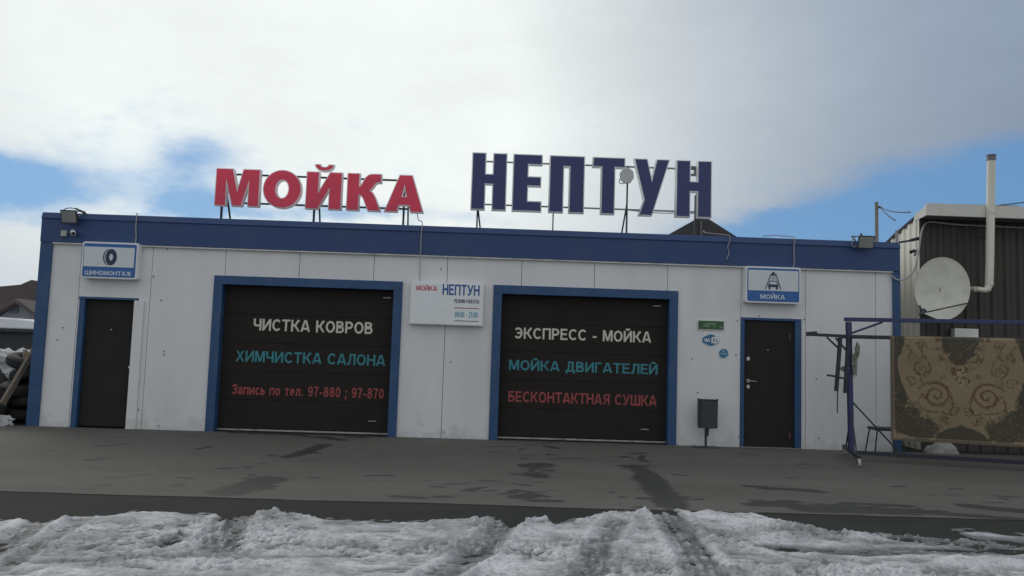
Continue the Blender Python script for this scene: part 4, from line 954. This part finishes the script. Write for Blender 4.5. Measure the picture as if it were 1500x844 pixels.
# satellite dish
YDISH = .05
c = onY(1379.5, 424, YDISH); root = empty('satellite_dish', (c.x, YW, c.z-.5), 'large pale grey satellite dish on the dark brown workshop wall', 'satellite dish')
N = Vector((-.50, -.84, .20)).normalized(); Sx = N.cross(Vector((0, 0, 1))).normalized()*-1; Sz = Sx.cross(N)*1
if Sz.z < 0: Sz = -Sz
Rw, Rh = .385, .515
def dpt(r, t, off=0): return c + Sx*(Rw*r*math.cos(t)) + Sz*(Rh*r*math.sin(t)) + N*(.09*r*r-.05+off)
bm = bmesh.new(); nr, na = 9, 48; rows = []
for off in (0, -.012):
    ctr = bm.verts.new(dpt(0, 0, off)); prev = None; rr = []
    for i in range(1, nr+1): rr.append([bm.verts.new(dpt(i/nr, 2*math.pi*k/na, off)) for k in range(na)])
    for k in range(na): bm.faces.new((ctr, rr[0][k], rr[0][(k+1)%na]))
    for a_, b_2 in zip(rr, rr[1:]):
        for k in range(na): bm.faces.new((a_[k], b_2[k], b_2[(k+1)%na], a_[(k+1)%na]))
    rows.append(rr[-1])
for k in range(na): bm.faces.new((rows[0][k], rows[1][k], rows[1][(k+1)%na], rows[0][(k+1)%na]))
obj('reflector', bm, dish_grey, root, smooth=True)
bm = bmesh.new(); tube(bm, [dpt(1.0, 2*math.pi*k/48) for k in range(49)], .009, 6, cap=False); obj('rim', bm, dish_grey, root, smooth=True)
hd = onY(1350, 459, YDISH-.42)
bm = bmesh.new(); tube(bm, [dpt(1.0, math.radians(-28)), hd+(dpt(1.0, math.radians(-28))-hd)*.1], .012, 6); tube(bm, [dpt(1.0, math.radians(-100)), hd], .010, 6); obj('feed_arm', bm, dark_steel, root, smooth=True)
bm = bmesh.new(); dn = (c-hd).normalized(); tube(bm, [hd-dn*.05, hd, hd+dn*.05, hd+dn*.09], [.02, .028, .028, .04], 10); beam(bm, hd+Vector((-.03, 0, .12)), hd+Vector((.01, 0, 0)), .02); obj('feed_head', bm, dark_steel, root, smooth=True)
bm = bmesh.new(); beam(bm, c-N*.06, (c.x+.02, YW-.04, c.z-.05), .06); beam(bm, (c.x+.02, YW-.045, c.z-.22), (c.x+.02, YW-.045, c.z+.12), .10, .03); obj('wall_mount', bm, dark_steel, root)

# ------------------------------------------------------------------ carpet rack
RO = Vector((5.02, -1.28, 0)); EX = Vector((.956, -.292, 0)).normalized(); EY = Vector((.292, .956, 0)).normalized()
def rk(x, y, z): return RO + EX*x + EY*y + Vector((0, 0, z))
def onR(px, py, y=0.0): return onP(px, py, RO+EY*y, EY)
def rl(p): d_ = p-RO; return d_.dot(EX), d_.dot(EY), p.z
rack = empty('drying_rack', RO, 'blue wheeled steel drying rack with a patterned carpet hung on it', 'rack')
tp = rl(onR(1243, 468)); zT = tp[2]; xT = tp[0]; LEN = 3.35
def bar(name, segs, w, m_=rack_blue, bev=.003):
    bm = bmesh.new()
    for a, b in segs: beam(bm, a, b, w)
    return obj(name, bm, m_, rack, bevel=bev)
bar('post', [(rk(0, 0, .14), rk(xT, 0, zT-.035))], .065)
bar('post', [(rk(LEN, 0, .14), rk(LEN, 0, zT-.035))], .065)
bar('top_rail', [(rk(xT-.06, 0, zT), rk(LEN+.05, 0, zT))], .055)
q = rl(onR(1300, 495, -.10)); zL = q[2]
bar('carpet_rail', [(rk(-.12, -.07, zL+.005), rk(LEN+.1, -.07, zL+.005))], .052, rack_dark)
bar('base_beam', [(rk(0, -.74, .125), rk(0, .74, .125))], .05, rack_dark)
bar('base_beam', [(rk(LEN, -.74, .12), rk(LEN, .74, .12))], .06)
bar('base_rail', [(rk(.035, 0, .115), rk(LEN-.035, 0, .115))], .05, rack_dark)
bar('brace', [(rk(xT+.02, 0, zL+.05), rk(xT+.44, 0, zT-.03))], .03)
bar('brace', [(rk(.02, .03, .85*.95), rk(.62, .0, .14))], .022, rack_dark)
bar('brace', [(rk(0, -.03, .66), rk(0, -.52, .15))], .020, rack_dark); bar('brace', [(rk(0, .03, .66), rk(0, .52, .15))], .020, rack_dark)
bar('brace', [(rk(LEN, -.03, .62), rk(LEN, -.48, .15))], .028); bar('brace', [(rk(LEN-.02, .03, .80), rk(LEN-.62, .0, .14))], .028)
for x in (0, LEN):
    for y in (-.74, .72):
        w_ = bmesh.new(); cc = rk(x, y, .056)
        A_ = [cc + EY*(.056*math.cos(2*math.pi*k/18)) + Vector((0, 0, .056*math.sin(2*math.pi*k/18))) for k in range(18)]
        f0 = [w_.verts.new(p-EX*.020) for p in A_]; f1 = [w_.verts.new(p+EX*.020) for p in A_]
        w_.faces.new(f0); w_.faces.new(f1[::-1])
        for k in range(18): w_.faces.new((f0[k], f1[k], f1[(k+1)%18], f0[(k+1)%18]))
        wo = obj('wheel', w_, mat('castor_grey', (.38, .38, .36), .6), rack, bevel=.006)
        fb = bmesh.new(); beam(fb, rk(x-.025, y, .04), rk(x-.025, y+.02, .120), .006, .05); beam(fb, rk(x+.025, y, .04), rk(x+.025, y+.02, .120), .006, .05); beam(fb, rk(x-.03, y+.02, .120), rk(x+.03, y+.02, .120), .06, .008)
        obj('castor_fork', fb, dark_steel, wo)
# spare carpet pole with its two hanging legs, lying on the rack end
yq = -.16
tip = onR(1184, 490, yq); en = onR(1300, 494.5, yq)
hang = empty('spare_pole', onR(1243, 575, yq), 'dark spare pole with two short hanging legs hooked over the rack end', 'pole')
def hb(name, segs, w):
    bm = bmesh.new()
    for a, b in segs: beam(bm, a, b, w)
    return obj(name, bm, rack_dark, hang, bevel=.003)
hb('pole', [(tip, onR(1272, 494, yq))], .042); hb('pole_tip', [(onR(1181, 489.5, yq-.01), onR(1197, 488.5, yq-.01))], .060)
hb('leg', [(onR(1231, 494, yq-.03), onR(1225, 573, yq-.03))], .045); hb('leg', [(onR(1242.5, 494, yq-.02), onR(1238, 576, yq-.02))], .042)
hb('brace', [(onR(1211, 494, yq-.005), onR(1229, 511, yq-.005))], .026); hb('brace', [(onR(1224, 495, yq+.03), onR(1242, 516, yq+.03))], .026)
hb('crossbar', [(onR(1211, 549.5, yq-.06), onR(1224, 551.5, yq-.06)), (onR(1223, 552, yq-.06), onR(1240, 555, yq-.06))], .028)
hb('thin_rod', [(onR(1227, 560, yq+.01), onR(1226.5, 605, yq+.01))], .014)
# plastic bag tied to the post
bm = bmesh.new()
def lumpy(bm, c, rx, ry, rz, seed, amp=.35, sub=3, freq=3.0):
    r = bmesh.ops.create_icosphere(bm, subdivisions=sub, radius=1.0)
    for v_ in r['verts']:
        n_ = mnoise.fractal(v_.co*freq+Vector((seed*7.1, seed*3.3, seed)), 1.0, 2.0, 3)
        k = 1+amp*n_; v_.co = Vector((c[0]+v_.co.x*rx*k, c[1]+v_.co.y*ry*k, c[2]+v_.co.z*rz*k))
p = onR(1252, 533, -.05); lumpy(bm, p, .034, .03, .15, 1, .55, 4, 2.2); p2_ = onR(1256, 513, -.05); lumpy(bm, p2_, .03, .025, .09, 2, .6, 4, 2.6); p3 = onR(1237, 540, -.07); lumpy(bm, p3, .05, .03, .035, 3, .5, 4, 2.5)
o = obj('plastic_bag', bm, bag_mat, None, smooth=True); tag(o, 'crumpled translucent plastic bag tied round the rack post', 'bag')

# carpet: pattern woven into the mesh as vertex colour
ca = rl(onR(1303.5, 497, -.13)); cb = rl(onR(1306, 644.5, -.13))
cx0 = (ca[0]+cb[0])/2; zc1 = zL+.035; zc0 = cb[2]
mid = rl(onR(1407.5, 570, -.13))[0]; CW = 2*(mid-cx0); CH = zc1-zc0
NU, NV = 420, 330
U, V = np.meshgrid(np.linspace(0, 1, NU), np.linspace(0, 1, NV))          # U along the rail, V upwards
sx_ = np.abs(U-.5)*CW; zz_ = V*CH                                            # mirror symmetric design, metres
fl_ = fbm(U*60, V*45, 4, 3); wob = (fbm(U*9*CW, V*9*CH, 8, 4)-.5)
beige = np.array([.245, .196, .130]); brown = np.array([.115, .066, .042]); green = np.array([.058, .058, .050]); cream = np.array([.36, .30, .21]); rose = np.array([.17, .10, .075])
C = np.ones((NV, NU, 3))*beige*(.93+.14*fl_[..., None])
def put(mask, col):
    global C
    m_ = np.clip(mask, 0, 1)[..., None]; C = C*(1-m_) + np.array(col)*m_
def dist_curve(pts):
    d = np.full(sx_.shape, 9.0)
    for (a, b), (c_, e) in zip(pts, pts[1:]):
        L = (c_-a)**2+(e-b)**2+1e-9; t = np.clip(((sx_-a)*(c_-a)+(zz_-b)*(e-b))/L, 0, 1); d = np.minimum(d, np.hypot(sx_-a-t*(c_-a), zz_-b-t*(e-b)))
    return d
def spiral(cx_, cz_, r, turns, a0, sgn): 
    return [(cx_+r*(1-t)**.8*math.cos(a0+sgn*turns*2*math.pi*t), cz_+r*(1-t)**.8*math.sin(a0+sgn*turns*2*math.pi*t)) for t in np.linspace(0, .93, 36)]
hw = CW/2
# scroll work: points given as (share of width, share of height); the design is mirror symmetric about the centre line
def up(u, v): return (abs(u-.5)*CW, v*CH)
def swirl(u, v, r, turns, a0, sgn): x_, z_ = up(u, v); return spiral(x_, z_, r, turns, math.radians(a0), sgn)
def vine(*p): return [tuple(q)[:2] for q in smooth_path([(*up(u, v), 0) for u, v in p], 6)]
brn = np.array([.112, .068, .038])
for pts, w_ in ((swirl(.325, .44, .168, 1.9, 60, 1), .011), (swirl(.325, .44, .150, 1.2, 240, 1), .006), (swirl(.225, .68, .095, 1.6, 90, -1), .008), (swirl(.165, .80, .060, 1.4, 300, 1), .007), (swirl(.225, .915, .062, 1.3, 200, -1), .007), (swirl(.155, .565, .072, 1.4, 20, 1), .007),
                (swirl(.455, .29, .070, 1.3, 140, -1), .008), (swirl(.375, .21, .055, 1.2, 40, 1), .007), (swirl(.37, .62, .035, 1.0, 100, 1), .007),
                (vine((.43, .42), (.40, .52), (.33, .565), (.26, .55), (.20, .50)), .010), (vine((.225, .535), (.215, .62), (.17, .69), (.19, .76), (.235, .82), (.195, .93)), .008), (vine((.235, .82), (.27, .76), (.285, .68), (.25, .60)), .007),
                (vine((.43, .42), (.44, .34), (.41, .27), (.36, .29)), .009), (vine((.26, .40), (.22, .44), (.20, .36), (.24, .30), (.33, .28)), .008), (vine((.40, .23), (.40, .17), (.43, .20)), .007), (vine((.12, .90), (.15, .86), (.13, .79)), .008)):
    dc_ = dist_curve(pts); put(np.clip((w_+.001-dc_)/.008, 0, 1)*.88, brn); put(np.clip((.030-dc_)/.012, 0, 1)*np.clip((fbm(U*44*CW, V*44*CH, 44, 2)-.58)/.06, 0, 1)*.6, brn)
petal = fbm(U*26*CW, V*26*CH, 14, 2); spark = fbm(U*44*CW, V*44*CH, 24, 2); leafy = (fbm(U*16*CW, V*16*CH, 34, 3)-.5)
green = np.array([.066, .062, .050]); olive = np.array([.105, .085, .058])
def ramp(a, lo, w): return np.clip((a-lo)/w, 0, 1)
def clump(soft, rim=.16, tone=.92):
    """dark blooms inside a soft shape, with a leafy brown rim and small pale flecks"""
    k = soft + leafy*.42
    put(ramp(k, .5-rim, .05)*ramp(petal, .44, .10)*.75, olive)
    put(ramp(k, .5, .05)*tone, green)
    put(ramp(k, .5, .05)*ramp(petal, .50, .10)*.65, olive)
    put(ramp(k, .5-rim, .05)*ramp(spark, .70, .08)*.26, cream)
def G(u, v, ru, rv): x_, z_ = up(u, v); return np.exp(-((sx_-x_)/(ru*CW))**2-((zz_-z_)/(rv*CH))**2)
clump(G(.5, .97, .165, .27), .22)
put(ramp(G(.5, .97, .215, .36)+leafy*.5, .42, .06)*ramp(spark, .55, .08)*.55*(1-ramp(G(.5, .97, .165, .27), .5, .1)), brn)
put(ramp(G(.5, .66, .085, .13)+leafy*.5, .45, .06)*ramp(petal, .45, .08)*.85, brn); put(ramp(G(.5, .63, .06, .10)+leafy*.6, .45, .06)*ramp(spark, .50, .06)*.75, cream)
inner = .085*CW*(1.0-.35*np.cos((V-.70)*2*math.pi*1.6))          # side band with a bulging inner edge
clump(.5+(inner-(hw-sx_))*9*(V > .36)-3*(V <= .36), .05)
clump(np.maximum(np.maximum(G(.10, .20, .13, .18), G(.23, .12, .12, .14)), G(.06, .36, .08, .10)), .20)
arch = .155*CH*np.sqrt(np.clip(1-(sx_/(.19*CW))**2, 0, 1)) + .03*CH*np.exp(-(sx_/.03)**2)
put(ramp((arch-zz_)+leafy*.02, .0, .012)*.92, green); put(ramp((arch-zz_)+leafy*.02, .0, .012)*ramp(petal, .60, .08)*.4, olive)
clump(G(.04, 1.0, .07, .10), .1)
edge_ = np.minimum(hw-sx_, zz_); put(np.clip((.050-edge_)/.006, 0, 1)*np.clip((edge_-.036)/.004, 0, 1)*.8, cream*.8)
put(np.clip((.034-edge_)/.006, 0, 1), np.array([.15, .125, .095]))
C *= (.86+.28*fbm(U*5, V*4, 99, 4)[..., None])
C *= (.93+.14*np.random.RandomState(3).rand(NV, NU, 1))
cm = bpy.data.materials.new('woven_carpet'); cm.use_nodes = True; b_ = cm.node_tree.nodes['Principled BSDF']; b_.inputs['Roughness'].default_value = .95; b_.inputs['Specular IOR Level'].default_value = .15
at_ = cm.node_tree.nodes.new('ShaderNodeAttribute'); at_.attribute_name = 'weave'; cm.node_tree.links.new(at_.outputs['Color'], b_.inputs['Base Color'])
xl = cx0+U*CW; zl = zc0 + V*CH
yl = -.122 + .010*np.sin(U*13+1)*(1-V)**1.1 + .020*np.sin(U*5.2+V*2)*(1-.8*V) - .03*(1-V)
fold = np.clip((V-.975)/.025, 0, 1); yl = yl + .045*fold**2; 
Pw = np.stack([RO.x+EX.x*xl+EY.x*yl, RO.y+EX.y*xl+EY.y*yl, zl], -1)
co = grid_mesh('carpet', np.linspace(0, 1, NU), np.linspace(0, 1, NV), np.zeros_like(U), cm, {'weave': C})
cc_ = rk(cx0+CW/2, -.1, zc0); co.location = cc_
co.data.vertices.foreach_set('co', (Pw-np.array(cc_)).reshape(-1, 3).ravel()); co.data.update()
sd_ = co.modifiers.new('thickness', 'SOLIDIFY'); sd_.thickness = .012; sd_.offset = -1 
co['label'] = 'beige carpet with brown scrolls and dark floral corners hung over the rack'; co['category'] = 'carpet'

# stool behind the carpet
p = onY(1286, 626, -.30); sx0, sx1 = onY(1277, 626, -.32).x, onY(1316, 628, -.32).x; zs_ = onY(1285, 625.5, -.3).z
st = empty('stool', ((sx0+sx1)/2, -.3, 0), 'low dark metal stool against the wall behind the carpet rack', 'stool')
bm = bmesh.new(); prism(bm, rrect(sx0, sx1, zs_-.045, zs_, .015, 3), -.46, -.16); obj('seat', bm, dark_steel, st, bevel=.01)
for x, s_ in ((sx0+.02, -1), (sx1-.02, 1)):
    for y in (-.44, -.18):
        obj('leg', TB([(x+.02*s_*-1, y, zs_-.03), (x, y, zs_-.10), (x+.045*s_, y-.02 if y < -.3 else y+.02, .004)], .011, 8, 4), dark_steel, st, smooth=True)

# heaps under the rack
def heap(px, py, w, h, y, m_, label, seed, cat='snow heap', grp=None):
    p = onZ(px, py, .03); bm = bmesh.new(); lumpy(bm, (p.x, y if y is not None else p.y, .01), w, w*.7, h, seed, .25, 3, 2.0)
    o = obj('snow_heap', bm, m_, None, smooth=True); tag(o, label, cat, grp); return o
dirty = mat('heap_snow', (.34, .34, .33), .8, var=.25, scale=8, bump=.4, bscale=20, dirt=(.12, .11, .10), dirt_amt=.7, dscale=9)
heap(1440, 674, .22, .17, .02, dirty, 'grey mound of old snow at the foot of the brown wall behind the carpet', 4)
heap(1397, 668, .10, .10, .05, dirty, 'small grey lump of old snow beside the larger mound behind the carpet', 5)

# ------------------------------------------------------------------ background: pole, wires, roofs
pp = onY(1284, 300, 9.0); o = obj('utility_pole', TB([(pp.x, 9, 0), (pp.x, 9, onY(1282.5, 296, 9).z)], [.055, .045], 10), mat('pole_wood', (.20, .18, .16), .85, var=.2), None, smooth=True); tag(o, 'grey utility pole rising behind the roof near the cream gable', 'utility pole')
def wire(a, b, sag, label):
    a = Vector(a); b = Vector(b); pts = [a+(b-a)*(k/10)-Vector((0, 0, sag*4*(k/10)*(1-k/10))) for k in range(11)]
    o = obj('overhead_wire', TB(pts, .012, 5), cable_black, None); tag(o, label, 'wire', None)
wa = onY(1289, 303.5, 9.0)
wire(wa, onY(1333, 311, .95), .05, 'upper wire from the utility pole to the workshop roof')
wire(wa, onY(1311, 323, 1.25), .03, 'steeper lower wire from the utility pole to the workshop roof')
wire(onY(1462, 301, 1.5), onY(1640, 272, 9), .05, 'dark wire rising to the right behind the flue pipe')
bm = bmesh.new(); beam(bm, wa-Vector((.12, 0, -.02)), wa+Vector((.05, 0, -.02)), .05); o = obj('insulator', bm, cable_black, None); tag(o, 'small dark insulator near the top of the utility pole', 'insulator')

# dark gable behind the last navy letter
YH = 15.0; ap = onY(1026, 321, YH); w2, hh = 3.2, 0
hs = empty('house', (ap.x, YH+3, 0), 'house behind whose dark gable peak shows over the parapet under the last navy letter', 'house')
zt_ = ap.z; sl_ = .60
bm = bmesh.new(); prism(bm, [(ap.x-.13, zt_), (ap.x+.15, zt_), (ap.x+w2, zt_-sl_*(w2-.15)), (ap.x+w2, zt_-sl_*w2-.1), (ap.x-w2, zt_-sl_*w2-.1), (ap.x-w2, zt_-sl_*(w2-.13))], YH-.3, YH+6); obj('roof', bm, slate_dark, hs)
obj('wall', B((ap.x-w2+.3, ap.x+w2-.3, YH, YH+5.8, 0, zt_-sl_*w2-.102)), board_grey, hs)
p = onY(1027, 326, YH-.35); bm = bmesh.new(); beam(bm, (p.x, YH-.35, p.z-1.0), (p.x, YH-.35, p.z+.05), .06); obj('vent_pipe', bm, mat('vent_grey', (.12, .12, .12), .7), hs)

# left: neighbouring house, low shed with snow on its roof
YN = 20.0
a, b, c = onY(20, 438, YN), onY(60, 470, YN), onY(-40, 470, YN)
nb = empty('house', (a.x-1, YN+3, 0), 'weathered grey house with brown gable roof at the far left', 'house')
def gable(xp, zp_, half, drop, y0, y1, th, m_, name, parent):
    bm = bmesh.new(); prism(bm, [(xp, zp_), (xp+half, zp_-drop), (xp+half, zp_-drop-th), (xp, zp_-th*1.2), (xp-half, zp_-drop-th), (xp-half, zp_-drop)], y0, y1); return obj(name, bm, m_, parent)
ap = onY(22, 437, YN-.4); gable(ap.x, ap.z, 1.5, 1.0, YN-.4, YN+6, .14, roof_brown, 'roof', nb)
bm = bmesh.new(); prism(bm, [(ap.x, ap.z-.2), (ap.x+1.3, ap.z-1.07), (ap.x+1.3, 0), (ap.x-1.3, 0), (ap.x-1.3, ap.z-1.07)], YN, YN+5.9); obj('wall', bm, board_grey, nb)
q = onY(21, 450, YN-.03); obj('window', B((q.x-.17, q.x+.17, YN-.03, YN+.02, q.z-.25, q.z+.2)), mat('dark_window', (.08, .09, .11), .3), nb)
YN2 = 26.0; ap = onY(46, 411, YN2)
nb2 = empty('house', (ap.x, YN2+3, 0), 'brown roofed house rising behind the grey gable at the far left', 'house')
bm = bmesh.new(); p0, p1_, p2b, p3b = onY(-60, 425, YN2), onY(30, 417, YN2), onY(46, 410, YN2), onY(110, 424, YN2)
prism(bm, [(p0.x, p0.z), (p1_.x, p1_.z), (p2b.x, p2b.z), (p3b.x, p3b.z), (p3b.x+.2, p3b.z-1.4), (p0.x-.3, p0.z-1.2)], YN2, YN2+6); obj('roof', bm, roof_brown, nb2)
obj('wall', B((p0.x, p3b.x, YN2+.2, YN2+5.8, 0, min(p3b.z-1.42, p0.z-1.22))), board_grey, nb2)
obj('chimney', B((p1_.x+.1, p1_.x+.3, YN2+2, YN2+2.3, p1_.z-.5, p1_.z+.2)), roof_brown, nb2)
YSH = 9.0; l0, l1, l2 = onY(-80, 470, YSH), onY(25, 466.5, YSH), onY(54, 472, YSH); lb = onY(30, 482, YSH).z
sh = empty('shed', (l1.x, YSH+1.5, 0), 'low dark shed under a smooth white layer of snow at the far left', 'shed')
top_ = [(l2.x+.35, lb), (l2.x+.3, l2.z-.0), (l2.x-.1, l2.z+.04), (l1.x, l1.z), (l1.x-.8, l1.z+.03), (l0.x, l0.z+.02), (l0.x-2, l0.z), (l0.x-2, lb)]
bm = bmesh.new(); prism(bm, top_[::-1], YSH-.05, YSH+3); obj('roof_snow', bm, snow_white, sh, smooth=True, bevel=.04)
obj('roof', B((l0.x-2, l2.x+.34, YSH-.03, YSH+2.9, lb-.08, lb-.003)), slate_dark, sh); obj('wall', B((l0.x-1.9, l2.x+.25, YSH+.1, YSH+2.8, 0, lb-.083)), fence_dark, sh)

# junk beside the building
def tyre(c, axis, R_=.31, r_=.10):
    bm = bmesh.new(); ax = Vector(axis).normalized(); s_ = ax.cross(Vector((.3, .2, 1))).normalized(); t_2 = ax.cross(s_); rings = []
    for k in range(28):
        a_ = 2*math.pi*k/28; rd = s_*math.cos(a_)+t_2*math.sin(a_)
        rings.append([bm.verts.new(Vector(c)+rd*(R_-r_+r_*math.cos(b_2)*1.0)+ax*(.10*math.sin(b_2)*(1.15 if abs(math.sin(b_2)) < .8 else .95))) for b_2 in [2*math.pi*j/12 for j in range(12)]])
    for k in range(28):
        A, Bq = rings[k], rings[(k+1) % 28]
        for j in range(12): bm.faces.new((A[j], Bq[j], Bq[(j+1)%12], A[(j+1)%12]))
    return obj('tyre', bm, rubber, None, smooth=True)
base = onY(36, 600, .55); 
TY = [((base.x-.02, .55, .115), (.06, .05, 1), 'lowest black tyre of the leaning stack beside the blue corner post'), ((base.x+.07, .59, .325), (-.10, .06, 1), 'second tyre up in the stack beside the blue corner post'),
      ((base.x-.06, .52, .53), (.08, -.16, 1), 'third tyre up in the stack beside the blue corner post'), ((base.x+.05, .58, .745), (-.14, .10, 1), 'fourth tyre up in the stack beside the blue corner post'), ((base.x-.01, .55, .955), (.22, -.14, 1), 'topmost tilted tyre of the stack beside the blue corner post'),
      ((base.x-.30, .02, .31), (.55, -.8, .25), 'tyre leaning upright in front of the stack at the far left'), ((base.x-.62, .25, .38), (.2, -.9, .35), 'tyre leaning against the dark tarp at the far left')]
for c, a, lab in TY: tag(tyre(c, a), lab, 'tyre', 'old tyres beside the building')
bm = bmesh.new(); beam(bm, onY(3, 592, -.25), onY(51, 511, .35), .05, .09); o = obj('plank', bm, wood_old, None, bevel=.004); tag(o, 'weathered plank leaning across the tyres at the far left', 'plank')
p = onY(36, 518, .6); bm = bmesh.new(); tube(bm, [(p.x, .6, p.z-.20), (p.x+.01, .6, p.z+.06)], .035, 8); o = obj('wooden_stake', bm, mat('pale_wood', (.34, .26, .19), .8), None); tag(o, 'short pale wooden stake standing on top of the tyre stack', 'stake')
bm = bmesh.new(); p = onZ(-25, 600, .0); lumpy(bm, (base.x-.95, .75, .25), .62, .5, .55, 9, .35); o = obj('tarp_bundle', bm, tarp, None, smooth=True); tag(o, 'dark tarpaulin bundle lying at the far left edge', 'tarp')
hsn = mat('heap_white', (.50, .51, .53), .75, var=.15, scale=6, bump=.5, bscale=14, dirt=(.2, .2, .2), dirt_amt=.6, dscale=6)
for c, r_, sd, lab in (((base.x-.55, -.10, .0), (.66, .36, .34), 11, 'trampled white snow heap in front of the tyres by the blue corner post'), ((base.x-.75, 1.3, .72), (.62, .5, .40), 12, 'white snow heap piled up behind the dark tarp at the far left')):
    bm = bmesh.new(); lumpy(bm, c, *r_, sd, .4, 5, 2.2); o = obj('snow_heap', bm, hsn, None, smooth=True); tag(o, lab, 'snow heap')
